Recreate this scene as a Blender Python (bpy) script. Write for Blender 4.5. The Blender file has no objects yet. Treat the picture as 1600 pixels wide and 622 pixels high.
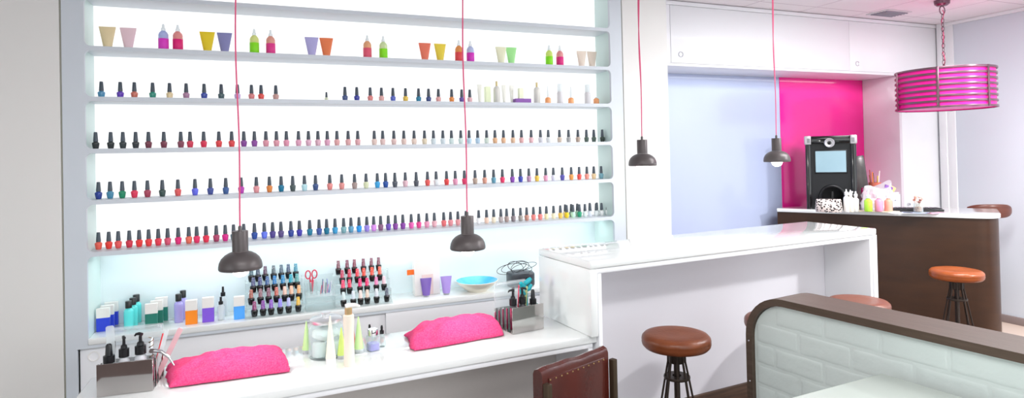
import bpy, bmesh, math, random
from mathutils import Vector, Matrix, noise
random.seed(5)
PI = math.pi
S = bpy.context.scene
COL = S.collection

# ------------------------------------------------------------------ camera
F, CX, CY = 950.0, 800.0, 232.4
ROLL, PITCH, YAW, H = .0221, .0107, .3928, 1.55
cyw, syw, cp, sp = math.cos(YAW), math.sin(YAW), math.cos(PITCH), math.sin(PITCH)
fwd = Vector((syw*cp, cyw*cp, sp)); rgt = Vector((cyw, -syw, 0)); dwn = fwd.cross(rgt)
cr, sr = math.cos(ROLL), math.sin(ROLL)
RX, DY = cr*rgt + sr*dwn, -sr*rgt + cr*dwn
CAM = Vector((0, 0, H))
cd = bpy.data.cameras.new('camera'); cam = bpy.data.objects.new('camera', cd); COL.objects.link(cam)
cd.sensor_width = 36; cd.lens = F/1600*36; cd.shift_y = -(311-CY)/1600
m = Matrix((RX, -DY, -fwd)).transposed().to_4x4(); m.translation = CAM
cam.matrix_world = m; S.camera = cam
cd.clip_start = .05

def ray(px, py): return RX*((px-CX)/F) + DY*((py-CY)/F) + fwd
def at_z(px, py, z):
    r = ray(px, py); return CAM + r*((z-H)/r.z)
def at_y(px, py, y):
    r = ray(px, py); return CAM + r*(y/r.y)
def mpp(p):                       # metres per photo pixel at a point
    return (Vector(p)-CAM).dot(fwd)/F

# ------------------------------------------------------------------ materials
def lin(c):
    return tuple(((v/255)/12.92 if v/255 <= .04045 else ((v/255+.055)/1.055)**2.4) for v in c)
MATS = {}
def mat(name, rgb, rough=.5, metal=0, emit=0, coat=0, bump=None, var=None, spec=.5, trans=0, ior=1.45):
    if name in MATS: return MATS[name]
    M = bpy.data.materials.new(name); M.use_nodes = True; MATS[name] = M
    nt = M.node_tree; b = nt.nodes['Principled BSDF']
    c = lin(rgb)
    b.inputs['Base Color'].default_value = (*c, 1)
    b.inputs['Roughness'].default_value = rough; b.inputs['Metallic'].default_value = metal
    b.inputs['Coat Weight'].default_value = coat; b.inputs['Coat Roughness'].default_value = .05
    b.inputs['Specular IOR Level'].default_value = spec
    b.inputs['Transmission Weight'].default_value = trans; b.inputs['IOR'].default_value = ior
    if emit:
        b.inputs['Emission Color'].default_value = (*c, 1); b.inputs['Emission Strength'].default_value = emit
    tc = nt.nodes.new('ShaderNodeTexCoord')
    if var:                       # (scale, amount, second rgb, stretch)
        n = nt.nodes.new('ShaderNodeTexNoise'); n.inputs['Scale'].default_value = var[0]; n.inputs['Detail'].default_value = 6
        mp = nt.nodes.new('ShaderNodeMapping'); mp.inputs['Scale'].default_value = var[3] if len(var) > 3 else (1, 1, 1)
        r = nt.nodes.new('ShaderNodeValToRGB'); r.color_ramp.elements[0].position = .5-var[1]; r.color_ramp.elements[1].position = .5+var[1]
        r.color_ramp.elements[0].color = (*c, 1); r.color_ramp.elements[1].color = (*lin(var[2]), 1)
        nt.links.new(tc.outputs['Object'], mp.inputs['Vector']); nt.links.new(mp.outputs['Vector'], n.inputs['Vector'])
        nt.links.new(n.outputs['Fac'], r.inputs['Fac']); nt.links.new(r.outputs['Color'], b.inputs['Base Color'])
    if bump:                      # (scale, strength)
        n = nt.nodes.new('ShaderNodeTexNoise'); n.inputs['Scale'].default_value = bump[0]; n.inputs['Detail'].default_value = 4
        bp = nt.nodes.new('ShaderNodeBump'); bp.inputs['Strength'].default_value = bump[1]; bp.inputs['Distance'].default_value = .003
        nt.links.new(tc.outputs['Object'], n.inputs['Vector'])
        nt.links.new(n.outputs['Fac'], bp.inputs['Height']); nt.links.new(bp.outputs['Normal'], b.inputs['Normal'])
    return M
def tinted(name, rough, spec=.5, coat=0, trans=0, thru=0):     # colour comes from the object colour
    M = mat(name, (200, 200, 200), rough, coat=coat, spec=spec, trans=trans)
    nt = M.node_tree; oi = nt.nodes.new('ShaderNodeObjectInfo')
    nt.links.new(oi.outputs['Color'], nt.nodes['Principled BSDF'].inputs['Base Color'])
    if thru:                      # lets back light through, as tinted plastic and polish do
        tl = nt.nodes.new('ShaderNodeBsdfTranslucent'); mx = nt.nodes.new('ShaderNodeMixShader'); mx.inputs['Fac'].default_value = thru
        nt.links.new(oi.outputs['Color'], tl.inputs['Color']); nt.links.new(nt.nodes['Principled BSDF'].outputs[0], mx.inputs[1])
        nt.links.new(tl.outputs[0], mx.inputs[2]); nt.links.new(mx.outputs[0], nt.nodes['Material Output'].inputs['Surface'])
    return M
def clear(name, tint, alpha, rough=.03):               # thin clear plastic / glass
    M = bpy.data.materials.new(name); M.use_nodes = True; nt = M.node_tree; MATS[name] = M
    b = nt.nodes['Principled BSDF']; out = nt.nodes['Material Output']
    b.inputs['Base Color'].default_value = (*lin(tint), 1); b.inputs['Roughness'].default_value = rough
    t = nt.nodes.new('ShaderNodeBsdfTransparent'); t.inputs['Color'].default_value = (*[.5+.5*v for v in lin(tint)], 1)
    lw = nt.nodes.new('ShaderNodeLayerWeight'); lw.inputs['Blend'].default_value = .35
    mr = nt.nodes.new('ShaderNodeMapRange'); mr.inputs['To Min'].default_value = alpha; mr.inputs['To Max'].default_value = min(1, alpha+.40)
    mx = nt.nodes.new('ShaderNodeMixShader')
    nt.links.new(lw.outputs['Facing'], mr.inputs['Value']); nt.links.new(mr.outputs['Result'], mx.inputs['Fac'])
    nt.links.new(t.outputs[0], mx.inputs[1]); nt.links.new(b.outputs[0], mx.inputs[2]); nt.links.new(mx.outputs[0], out.inputs['Surface'])
    return M

WALL = mat('wall_paint', (226, 225, 222), .6, bump=(300, .03))
WALLR = mat('right_wall_paint', (214, 220, 229), .35, bump=(300, .02))
MAUVE = mat('grey_paint', (120, 116, 120), .7)
CEIL = None
LACQ = mat('white_lacquer', (240, 241, 244), .42, coat=.1)
GLOSS = mat('white_solid_surface', (236, 239, 238), .07, coat=.6)
SHELFM = mat('shelf_lacquer', (205, 212, 219), .4)
SHELFIN = mat('shelf_inner_lacquer', (206, 226, 222), .35)
LIGHTP = mat('backlit_panel', (150, 152, 154), .6)
LIGHTP.node_tree.nodes['Principled BSDF'].inputs['Emission Color'].default_value = (1, 1, 1, 1)
LIGHTP.node_tree.nodes['Principled BSDF'].inputs['Emission Strength'].default_value = .80
NICHEB = mat('niche_back_lacquer', (222, 235, 238), .3)
GROOVE = mat('groove_trim', (172, 172, 160), .6)
BLUE = mat('pale_blue_gloss', (182, 193, 222), .16, coat=.3)
PINK = mat('pink_gloss', (246, 36, 150), .16, coat=.35)
BEIGE = mat('beige_panel', (226, 221, 217), .5)
WHITEP = mat('white_panel', (232, 230, 236), .4)
BROWN = mat('dark_brown_wood', (62, 44, 32), .45, var=(3, .25, (96, 70, 52), (2, 2, 26)), bump=(60, .15))
DESKW = mat('desk_brown_veneer', (46, 27, 15), .36, var=(3.5, .35, (66, 40, 23), (1, 1, 4)), bump=(90, .1))
CAPW = mat('partition_brown_frame', (72, 58, 46), .5, var=(6, .3, (90, 74, 62), (1, 14, 14)), bump=(120, .2))
LEATH = mat('tan_leather', (128, 68, 34), .34, var=(9, .3, (100, 48, 24)), bump=(70, .35))
LEATHR = mat('red_brown_leather', (134, 76, 54), .34, var=(9, .3, (110, 58, 42)), bump=(70, .35))
LEATHO = mat('orange_leather', (168, 86, 36), .28, var=(9, .3, (130, 60, 24)), bump=(70, .35))
OXB = mat('oxblood_leather', (88, 32, 24), .25, var=(5, .3, (56, 22, 17)), bump=(60, .3), coat=.3)
WALN = mat('walnut', (110, 62, 48), .3, var=(4, .3, (88, 46, 36), (1, 1, 8)))
IRON = mat('dark_iron', (62, 52, 46), .42, metal=.7, bump=(40, .2))
BRASS = mat('brass', (210, 180, 120), .3, metal=1)
LAMP = mat('lamp_brown_grey_metal', (86, 80, 80), .38, metal=.25)
BULB = mat('frosted_bulb', (255, 252, 246), .4, emit=5)
CORD = mat('pink_cord', (216, 84, 126), .6)
DRUM = mat('pink_drum_fabric', (244, 12, 150), .4)
RING = mat('bronze_band', (122, 92, 104), .28, metal=.85)
STEEL = mat('polished_steel', (206, 202, 200), .07, metal=1)
CHROME = mat('chrome', (215, 215, 218), .12, metal=1)
ACRY = clear('clear_acrylic', (246, 250, 250), .04)
GLASS = clear('clear_glass', (236, 246, 246), .05)
ACRY2 = clear('caddy_acrylic', (236, 242, 244), .2)
FROST = clear('frosted_plastic', (238, 244, 246), .45, .3)
BAG = clear('plastic_bag_film', (238, 234, 240), .45, .2)
BLACK = mat('black_plastic', (22, 23, 26), .3)
BLACKG = mat('black_gloss', (10, 10, 12), .08, coat=.5)
CAPB = mat('polish_cap_black', (72, 82, 92), .4)
WHITE = mat('white_plastic', (240, 240, 238), .4)
CREAM = mat('cream_plastic', (238, 228, 212), .35)
OFFW = mat('offwhite_box', (234, 232, 228), .55)
TOWEL = mat('pink_terry', (252, 46, 124), .95, var=(180, .25, (255, 104, 156)), bump=(420, 1.0))
COTTON = mat('cotton_wool', (246, 246, 244), .95, bump=(160, .6))
SCREEN = mat('machine_screen', (132, 160, 172), .2, emit=.25, var=(4, .3, (150, 176, 186)))
DARKSC = mat('dark_screen', (66, 62, 62), .25, var=(9, .2, (84, 80, 78)))
LIMEM = mat('lime_plastic', (216, 240, 130), .35)
GREENM = mat('pale_green_plastic', (204, 240, 168), .35)
CYAN = mat('cyan_glaze', (40, 172, 220), .12, coat=.5, var=(5, .12, (120, 208, 236)))
CERAM = mat('cream_ceramic', (240, 234, 218), .25)
REDP = mat('red_pink_plastic', (214, 52, 84), .35)
TEALP = mat('teal_plastic', (30, 168, 180), .35)
TINT = tinted('tinted_plastic', .3, thru=.2)
POLISH = tinted('polish_in_glass', .12, coat=.6, thru=.2)
TSAT = tinted('tinted_satin', .38)
TUBEM = tinted('tinted_tube_plastic', .38, thru=.2)
LED = mat('led_strip', (226, 246, 255), .5, emit=1.2)

def node_ceiling():
    M = mat('ceiling_tiles', (238, 232, 235), .8); nt = M.node_tree; b = nt.nodes['Principled BSDF']
    tc = nt.nodes.new('ShaderNodeTexCoord'); br = nt.nodes.new('ShaderNodeTexBrick')
    br.offset = 0; br.inputs['Scale'].default_value = 1; br.inputs['Brick Width'].default_value = .6; br.inputs['Row Height'].default_value = .6
    br.inputs['Mortar Size'].default_value = .006
    br.inputs['Color1'].default_value = (*lin((240, 234, 237)), 1); br.inputs['Color2'].default_value = (*lin((238, 231, 235)), 1)
    br.inputs['Mortar'].default_value = (*lin((206, 196, 202)), 1)
    nt.links.new(tc.outputs['Object'], br.inputs['Vector']); nt.links.new(br.outputs['Color'], b.inputs['Base Color'])
    return M
def node_floor():
    M = mat('floor_tiles', (140, 118, 104), .35); nt = M.node_tree; b = nt.nodes['Principled BSDF']
    tc = nt.nodes.new('ShaderNodeTexCoord'); br = nt.nodes.new('ShaderNodeTexBrick'); br.offset = 0
    br.inputs['Scale'].default_value = 1; br.inputs['Brick Width'].default_value = .45; br.inputs['Row Height'].default_value = .45
    br.inputs['Mortar Size'].default_value = .004
    br.inputs['Color1'].default_value = (*lin((104, 90, 86)), 1); br.inputs['Color2'].default_value = (*lin((98, 84, 80)), 1)
    br.inputs['Mortar'].default_value = (*lin((78, 68, 66)), 1)
    nt.links.new(tc.outputs['Object'], br.inputs['Vector']); nt.links.new(br.outputs['Color'], b.inputs['Base Color'])
    return M
def node_brick():                                      # white painted brick: real relief is in the mesh, this is only its skin
    return mat('painted_brick', (212, 223, 219), .4, coat=.25, bump=(22, .8))
def node_leopard():
    M = mat('leopard_cloth', (214, 196, 190), .7); nt = M.node_tree; b = nt.nodes['Principled BSDF']
    tc = nt.nodes.new('ShaderNodeTexCoord'); v = nt.nodes.new('ShaderNodeTexVoronoi'); v.inputs['Scale'].default_value = 62
    n = nt.nodes.new('ShaderNodeTexNoise'); n.inputs['Scale'].default_value = 90
    ad = nt.nodes.new('ShaderNodeMath'); ad.operation = 'MULTIPLY_ADD'; ad.inputs[1].default_value = .35
    r = nt.nodes.new('ShaderNodeValToRGB'); e = r.color_ramp.elements
    e[0].position = 0; e[0].color = (*lin((150, 120, 110)), 1); e[1].position = .24; e[1].color = (*lin((30, 24, 26)), 1)
    x = e.new(.58); x.color = (*lin((30, 24, 26)), 1); x = e.new(.64); x.color = (*lin((226, 212, 206)), 1)
    nt.links.new(tc.outputs['Object'], v.inputs['Vector']); nt.links.new(tc.outputs['Object'], n.inputs['Vector'])
    nt.links.new(n.outputs['Fac'], ad.inputs[0]); nt.links.new(v.outputs['Distance'], ad.inputs[2])
    nt.links.new(ad.outputs[0], r.inputs['Fac']); nt.links.new(r.outputs['Color'], b.inputs['Base Color'])
    return M
def node_dots():                                       # tinted cap with pale dots
    M = tinted('dotted_cap', .35); nt = M.node_tree; b = nt.nodes['Principled BSDF']
    oi = [n for n in nt.nodes if n.type == 'OBJECT_INFO'][0]
    tc = nt.nodes.new('ShaderNodeTexCoord'); v = nt.nodes.new('ShaderNodeTexVoronoi'); v.inputs['Scale'].default_value = 190
    r = nt.nodes.new('ShaderNodeMath'); r.operation = 'LESS_THAN'; r.inputs[1].default_value = .27
    mx = nt.nodes.new('ShaderNodeMix'); mx.data_type = 'RGBA'; mx.inputs[7].default_value = (*lin((226, 226, 232)), 1)
    nt.links.new(tc.outputs['Object'], v.inputs['Vector']); nt.links.new(v.outputs['Distance'], r.inputs[0])
    nt.links.new(r.outputs[0], mx.inputs[0]); nt.links.new(oi.outputs['Color'], mx.inputs[6]); nt.links.new(mx.outputs[2], b.inputs['Base Color'])
    return M
CEIL, FLOOR, BRICK, LEOP, DOTS = node_ceiling(), node_floor(), node_brick(), node_leopard(), node_dots()

# ------------------------------------------------------------------ mesh helpers
class MB:
    def __init__(s): s.bm = bmesh.new()
    def box(s, x0, y0, z0, x1, y1, z1, bev=0, seg=2, M=None):
        vs = [s.bm.verts.new(p) for p in ((x0,y0,z0),(x1,y0,z0),(x1,y1,z0),(x0,y1,z0),(x0,y0,z1),(x1,y0,z1),(x1,y1,z1),(x0,y1,z1))]
        fs = [s.bm.faces.new([vs[i] for i in f]) for f in ((3,2,1,0),(4,5,6,7),(0,1,5,4),(1,2,6,5),(2,3,7,6),(3,0,4,7))]
        if M is not None: bmesh.ops.transform(s.bm, matrix=M, verts=vs)
        if bev:
            es = list({e for f in fs for e in f.edges})
            bmesh.ops.bevel(s.bm, geom=es, offset=bev, segments=seg, profile=.5, affect='EDGES')
        return s
    def prism(s, pts, z0, z1, bev=0, seg=2):           # polygon (counter-clockwise) extruded in z
        lo = [s.bm.verts.new((p[0], p[1], z0)) for p in pts]; hi = [s.bm.verts.new((p[0], p[1], z1)) for p in pts]
        n = len(pts); fs = [s.bm.faces.new(lo[::-1]), s.bm.faces.new(hi)]
        for i in range(n): fs.append(s.bm.faces.new((lo[i], lo[(i+1) % n], hi[(i+1) % n], hi[i])))
        if bev:
            es = list({e for f in fs[:2] for e in f.edges})
            bmesh.ops.bevel(s.bm, geom=es, offset=bev, segments=seg, profile=.5, affect='EDGES')
        return s
    def lathe(s, prof, n=24, c=(0, 0, 0), M=None, sx=1, sy=1):      # prof: (r, z) from bottom to top
        rows = []
        allv = []
        for r, z in prof:
            if r < 1e-6: row = [s.bm.verts.new((c[0], c[1], c[2]+z))]
            else: row = [s.bm.verts.new((c[0]+sx*r*math.cos(2*PI*i/n), c[1]+sy*r*math.sin(2*PI*i/n), c[2]+z)) for i in range(n)]
            rows.append(row); allv += row
        for a, b in zip(rows, rows[1:]):
            for i in range(n):
                j = (i+1) % n
                if len(a) == 1 and len(b) == 1: continue
                if len(a) == 1: s.bm.faces.new((a[0], b[j], b[i]))
                elif len(b) == 1: s.bm.faces.new((a[i], a[j], b[0]))
                else: s.bm.faces.new((a[i], a[j], b[j], b[i]))
        if M is not None: bmesh.ops.transform(s.bm, matrix=M, verts=allv)
        return s
    def tube(s, pts, r, n=8, closed=False):
        pts = [Vector(p) for p in pts]; N = len(pts); rows = []
        up = None
        for i, p in enumerate(pts):
            a = pts[(i-1) % N] if (closed or i > 0) else p; b = pts[(i+1) % N] if (closed or i < N-1) else p
            t = (b-a).normalized()
            if up is None: up = t.orthogonal().normalized()
            else: up = (up - t*up.dot(t)); up = up.normalized() if up.length > 1e-6 else t.orthogonal().normalized()
            w = t.cross(up); rr = r[i] if isinstance(r, (list, tuple)) else r
            rows.append([s.bm.verts.new(p + rr*(math.cos(2*PI*k/n)*up + math.sin(2*PI*k/n)*w)) for k in range(n)])
        for i in range(N if closed else N-1):
            a, b = rows[i], rows[(i+1) % N]
            for k in range(n): s.bm.faces.new((a[k], a[(k+1) % n], b[(k+1) % n], b[k]))
        if not closed:
            s.bm.faces.new(rows[0][::-1]); s.bm.faces.new(rows[-1])
        return s
    def loft(s, rings, cap=True):
        rows = [[s.bm.verts.new(p) for p in rg] for rg in rings]; n = len(rings[0])
        for a, b in zip(rows, rows[1:]):
            for k in range(n): s.bm.faces.new((a[k], a[(k+1) % n], b[(k+1) % n], b[k]))
        if cap: s.bm.faces.new(rows[0][::-1]); s.bm.faces.new(rows[-1])
        return s
    def build(s, name, m, parent=None, smooth=True, ang=40):
        bmesh.ops.recalc_face_normals(s.bm, faces=s.bm.faces)
        me = bpy.data.meshes.new(name); s.bm.to_mesh(me); s.bm.free()
        return link(name, me, m, parent, smooth, ang)
def link(name, me, m, parent=None, smooth=True, ang=40):
    me.materials.clear(); me.materials.append(m)
    if smooth:
        me.polygons.foreach_set('use_smooth', [True]*len(me.polygons))
        me.set_sharp_from_angle(angle=math.radians(ang))
    o = bpy.data.objects.new(name, me); COL.objects.link(o)
    if parent: o.parent = parent
    return o
def thing(name, label, cat, loc=(0, 0, 0), rz=0, group=None):
    o = bpy.data.objects.new(name, None); COL.objects.link(o); o.empty_display_size = .05
    o.location = loc; o.rotation_euler = (0, 0, rz); return tag(o, label, cat, group)
def tag(o, label, cat, group=None):
    o['label'] = label; o['category'] = cat
    if group: o['group'] = group
    return o
def struct(o): o['kind'] = 'structure'; return o
KIDS = {}
def copy_tree(o, parent=None):
    c = o.copy(); COL.objects.link(c)
    if parent is not None: c.parent = parent
    for ch in list(o.children): copy_tree(ch, c)
    return c
def tint(o, rgb):
    c = [v+.015 for v in lin(rgb)]; g = min(1.4, .97/max(c)); o.color = (*[v*g for v in c], 1); return o
def rrect(x0, z0, x1, z1, r, n=5):
    pts = []
    for cx, cz, a in ((x1-r, z0+r, -PI/2), (x1-r, z1-r, 0), (x0+r, z1-r, PI/2), (x0+r, z0+r, PI)):
        for i in range(n+1):
            t = a + PI/2*i/n; pts.append((cx+r*math.cos(t), cz+r*math.sin(t)))
    return pts
def plate(loops, thick, M, bevel=0):                   # filled outline with holes, extruded; returns a mesh
    cu = bpy.data.curves.new('tmp', 'CURVE'); cu.dimensions = '2D'; cu.fill_mode = 'BOTH'; cu.extrude = thick/2-bevel; cu.bevel_depth = bevel
    cu.bevel_resolution = 1; cu.offset = -bevel
    for lp in loops:
        sp_ = cu.splines.new('POLY'); sp_.points.add(len(lp)-1); sp_.use_cyclic_u = True
        for p, q in zip(sp_.points, lp): p.co = (q[0], q[1], 0, 1)
    ob = bpy.data.objects.new('tmp', cu); COL.objects.link(ob)
    dg = bpy.context.evaluated_depsgraph_get(); me = bpy.data.meshes.new_from_object(ob.evaluated_get(dg))
    bpy.data.objects.remove(ob); bpy.data.curves.remove(cu); me.transform(M); return me
XZ = lambda y: Matrix(((1, 0, 0, 0), (0, 0, -1, y), (0, 1, 0, 0), (0, 0, 0, 1)))   # local xy -> world xz at depth y

# ------------------------------------------------------------------ room shell
ZC = 2.7
XL, XR, YF, YB = -2.6, 5.97, -2.6, 4.16
struct(MB().box(XL-.1, YF-.1, -.1, XR+.1, YB+.2, 0).build('floor', FLOOR, smooth=False))  # mostly unseen floor, toned dark for the steel caddies' reflections
struct(MB().box(4.9, 1.6, 0, XR, YB, .004).build('floor_entrance', mat('beige_stone', (206, 186, 172), .4, bump=(40, .1)), smooth=False))
struct(MB().box(XL-.1, YF-.1, ZC, XR+.1, YB+.2, ZC+.1).build('ceiling', CEIL, smooth=False))
struct(MB().box(XL, 3.4, 0, -.853, 3.62, ZC).build('wall_left_pier', WALL, smooth=False))
struct(MB().box(2.213, 3.4, 0, 2.565, 3.66, ZC).box(2.213, 3.66, 0, 2.565, 4.16, ZC).build('wall_pillar', WALL, smooth=False))
struct(MB().box(XL, 3.68, 0, 2.205, 3.76, ZC).build('wall_back', WALL, smooth=False))
struct(MB().box(2.565, YB, 0, XR, YB+.1, ZC).build('wall_alcove', WALL, smooth=False))
struct(MB().box(XR, YF, 0, XR+.1, YB+.1, ZC).build('wall_right', WALLR, smooth=False))
struct(MB().box(XL-.1, YF, 0, XL, 3.62, .6).box(XL-.1, YF, 2.4, XL, 3.62, ZC).box(XL-.1, YF, .6, XL, -1.1, 2.4).box(XL-.1, 1.9, .6, XL, 3.62, 2.4).build('wall_left', WALL, smooth=False))
struct(MB().box(XL, YF-.1, 0, XR, YF, .45).box(XL, YF-.1, 2.45, XR, YF, ZC).box(XL, YF-.1, .45, -1, YF, 2.45).box(5, YF-.1, .45, XR, YF, 2.45).build('wall_front', MAUVE, smooth=False))
PANE = clear('added_window_pane', (246, 250, 250), .03)  # clear panes for the two added windows
w1 = struct(MB().box(-1, YF-.08, .45, -.95, YF-.02, 2.45).box(4.95, YF-.08, .45, 5, YF-.02, 2.45).box(-.95, YF-.08, .45, 4.95, YF-.02, .5).box(-.95, YF-.08, 2.4, 4.95, YF-.02, 2.45).box(1.98, YF-.08, .5, 2.02, YF-.02, 2.4).build('added_window_1', GROOVE, smooth=False))  # window added behind the camera as a source for the front fill
MB().box(-.95, YF-.055, .5, 1.98, YF-.049, 2.4).build('pane', PANE, w1, False); MB().box(2.02, YF-.055, .5, 4.95, YF-.049, 2.4).build('pane', PANE, w1, False)
w2 = struct(MB().box(XL-.08, -1.1, .6, XL-.02, -1.05, 2.4).box(XL-.08, 1.85, .6, XL-.02, 1.9, 2.4).box(XL-.08, -1.05, .6, XL-.02, 1.85, .65).box(XL-.08, -1.05, 2.35, XL-.02, 1.85, 2.4).build('added_window_2', GROOVE, smooth=False))  # second window, added out of view around the left fill
MB().box(XL-.055, -1.05, .65, XL-.049, 1.85, 2.35).build('pane', PANE, w2, False)
struct(MB().box(-.853, 3.408, 0, -.845, 3.66, ZC).build('trim_1', GROOVE, smooth=False))
struct(MB().box(2.205, 3.408, 0, 2.213, 3.66, ZC).build('trim_2', GROOVE, smooth=False))
struct(MB().box(XR-.02, YF, 0, XR, 3.66, .07, .004).build('baseboard_right', mat('grey_brown_baseboard', (150, 136, 134), .5)))
struct(MB().box(XR-.03, 3.70, 0, XR, 3.768, ZC, .004).box(XR-.015, 3.63, 0, XR, 3.70, ZC, .003).build('trim_3', LACQ))
struct(MB().box(XR-.03, YF, ZC-.03, XR, 3.70, ZC, .006).build('trim_4', LACQ))
struct(MB().box(2.566, 4.145, 0, 4.345, 4.16, 2.2).build('wall_blue_panel', BLUE, smooth=False))
struct(MB().box(4.345, 4.140, 0, 5.41, 4.16, 2.2).build('wall_pink_panel', PINK, smooth=False))
struct(MB().box(5.41, 3.78, 0, 5.445, 4.14, 2.2, .003).build('wall_alcove_side', mat('alcove_side_gloss', (226, 216, 223), .22)))
# closet door in the corner
d1 = struct(MB().box(5.448, 3.785, .01, 5.966, 3.815, 2.1985, .002).build('door_1', LACQ))
MB().lathe([(0, 0), (.012, 0), (.014, .006), (.010, .02), (0, .022)], 16, M=Matrix.Translation((5.50, 3.785, 1.02)) @ Matrix.Rotation(PI/2, 4, 'X')).build('knob', CHROME, d1)

# upper cabinets over the alcove
uc = thing('upper_cabinet', 'long white lacquered overhead cabinet above the blue and pink panels', 'cabinet', (2.57, 3.78, 2.2))
def ucp(name, x0, y0, z0, x1, y1, z1, m=LACQ, bev=.003, par=uc):
    return MB().box(x0-2.57, y0-3.78, z0-2.2, x1-2.57, y1-3.78, z1-2.2, bev).build(name, m, par)
ucp('carcass', 2.57, 3.80, 2.2, 5.965, 4.155, 2.695)
ucp('cornice', 2.57, 3.77, 2.665, 5.966, 3.80, 2.695)
ucp('bottom_rail', 2.57, 3.776, 2.2, 5.966, 3.80, 2.222)
xs = [2.885, 4.79, 5.962]
ucp('stile', 2.57, 3.775, 2.222, 2.88, 3.80, 2.665)
for a, b in zip(xs, xs[1:]):
    d = ucp('door', a+.0012, 3.778, 2.2235, b-.0012, 3.80, 2.6635, LACQ, .003)
    kx = a + .09
    MB().lathe([(0, -.004), (.014, -.004), (.017, 0), (.0175, .004), (.021, .006), (.022, 0)], 20,
               M=Matrix.Translation((kx-2.57, -.002, .09)) @ Matrix.Rotation(PI/2, 4, 'X')).build('finger_pull', mat('brushed_pull', (196, 198, 204), .3, metal=.6), d)

# ceiling vent
vt = thing('ceiling_vent', 'grey slatted air vent in the ceiling above the overhead cabinet', 'vent', (5.0, 3.56, ZC))
MB().box(-.15, -.10, -.008, .15, .10, 0, .002).build('frame', mat('vent_frame', (214, 212, 214), .4), vt)
for i in range(6):
    MB().box(-.13, -.0775+i*.027, -.016, .13, -.0645+i*.027, -.008).build('slat', mat('vent_slat', (150, 150, 160), .4, metal=.4), vt)

# ------------------------------------------------------------------ wall display unit
X0, X1, YS, YD, YNB = -.757, 2.117, 3.40, 3.59, 3.655
ZB = [2.352, 2.10, 1.86, 1.6135, 1.371, 1.127]; TH = .0105
ZN = .735
unit = thing('display_shelving', 'white backlit wall shelving full of nail polish with rounded openings', 'shelves', (0, YS, 0))
loops = [[(-.845, 0), (2.205, 0), (2.205, ZC-.002), (-.845, ZC-.002)]]
tops = [ZC-.06] + [z-TH for z in ZB]; bots = [z+TH for z in ZB] + [None]
for t, b in zip(tops[:-1], bots[:-1]): loops.append(rrect(X0, b, X1, t, .028))
loops.append([(X0, ZN-.0305), (X1, ZN-.0305)] + [p for p in rrect(X0, ZN, X1, ZB[-1]-TH, .028) if p[1] > ZN+.1])
loops.append([(-.80, .06), (2.15, .06), (2.15, .69), (-.80, .69)])
link('face_frame', plate(loops, .02, XZ(.010)), SHELFM, unit, True, 30)
MB().box(X0-.02, .0205, ZN-.03, X0-.0005, YNB-YS, ZC-.004).build('side_panel', SHELFIN, unit, False)
MB().box(X1+.0005, .0205, ZN-.03, X1+.02, YNB-YS, ZC-.004).build('side_panel', SHELFIN, unit, False)
for z in ZB:
    MB().box(X0, .0205, z-TH, X1, YD-YS-.0005, z+TH).build('shelf', SHELFM, unit, False)
MB().box(X0-.02, YD-YS, ZB[-1]-TH, X1+.02, YNB-YS+.02, ZC-.004).build('light_panel', LIGHTP, unit, False)
MB().box(X0-.02, YNB-YS, ZN-.03, X1+.02, YNB-YS+.02, ZB[-1]-TH-.0005).build('niche_back', NICHEB, unit, False)
MB().box(X0+.02, .14, ZB[-1]-TH-.008, X1-.02, .16, ZB[-1]-TH).build('led_strip', LED, unit, False)

wt = MB().box(X0+.0005, YS-.004, ZN-.03, X1-.0005, YNB-.0005, ZN, .003).build('niche_worktop', GLOSS)
tag(wt, 'long white ledge worktop under the shelving holding boxes and racks', 'worktop')
bc = thing('base_cabinet', 'low white cabinet with sliding doors below the shelf ledge', 'cabinet', (0, YS, 0))
for n_, a, b, y in (('door', -.795, .648, .022), ('door', .63, 2.14, .004)):
    d = MB().box(a, y, .065, b, y+.016, .688, .002).build(n_, LACQ, bc)
    kx = a+.055 if a < 0 else b-.055
    MB().lathe([(0, -.006), (.016, -.006), (.019, 0), (.0195, .003), (.024, .003), (.0245, 0)], 22,
               M=Matrix.Translation((kx, y-.001, .645)) @ Matrix.Rotation(PI/2, 4, 'X')).build('finger_pull', WHITE, d)
MB().box(-.79, .042, .06, 2.14, .24, .70).build('carcass', LACQ, bc, False)
MB().box(-.79, .03, 0, 2.14, .19, .06).build('plinth', LACQ, bc, False)

# ------------------------------------------------------------------ manicure counter and bar
mc = thing('manicure_counter', 'long low glossy white manicure counter carrying the two pink towels', 'counter', (0, 0, 0))
def cf(x): return 2.2875+.0431*x
def cb(x): return 2.770+.0463*x
def quad(x0, x1, f, b): return [(x0, f(x0)), (x1, f(x1)), (x1, b(x1)), (x0, b(x0))]
top = [(-.60, cf(-.6)), (1.356, cf(1.356)), (1.356, cf(1.356)+.03), (1.27, 2.829), (-.58, cb(-.58)), (-.60, cb(-.6)-.02)]
MB().prism(top, .716, .75, .005, 3).build('countertop', GLOSS, mc)
MB().prism(quad(-.56, 1.338, lambda x: cf(x)+.008, lambda x: cf(x)+.35), .694, .7155, .003).build('inner_frame', LACQ, mc)
MB().prism(quad(1.316, 1.338, lambda x: cf(x)+.008, lambda x: cf(x)+.35), .0, .6935, .002).build('end_panel', LACQ, mc)
MB().prism(quad(-.58, -.54, lambda x: cf(x)+.008, lambda x: cf(x)+.42), .0, .6935, .002).build('end_panel', LACQ, mc)
MB().prism(quad(-.539, 1.315, lambda x: cf(x)+.33, lambda x: cf(x)+.35), .0, .6935).build('modesty_panel', BEIGE, mc)

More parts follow.
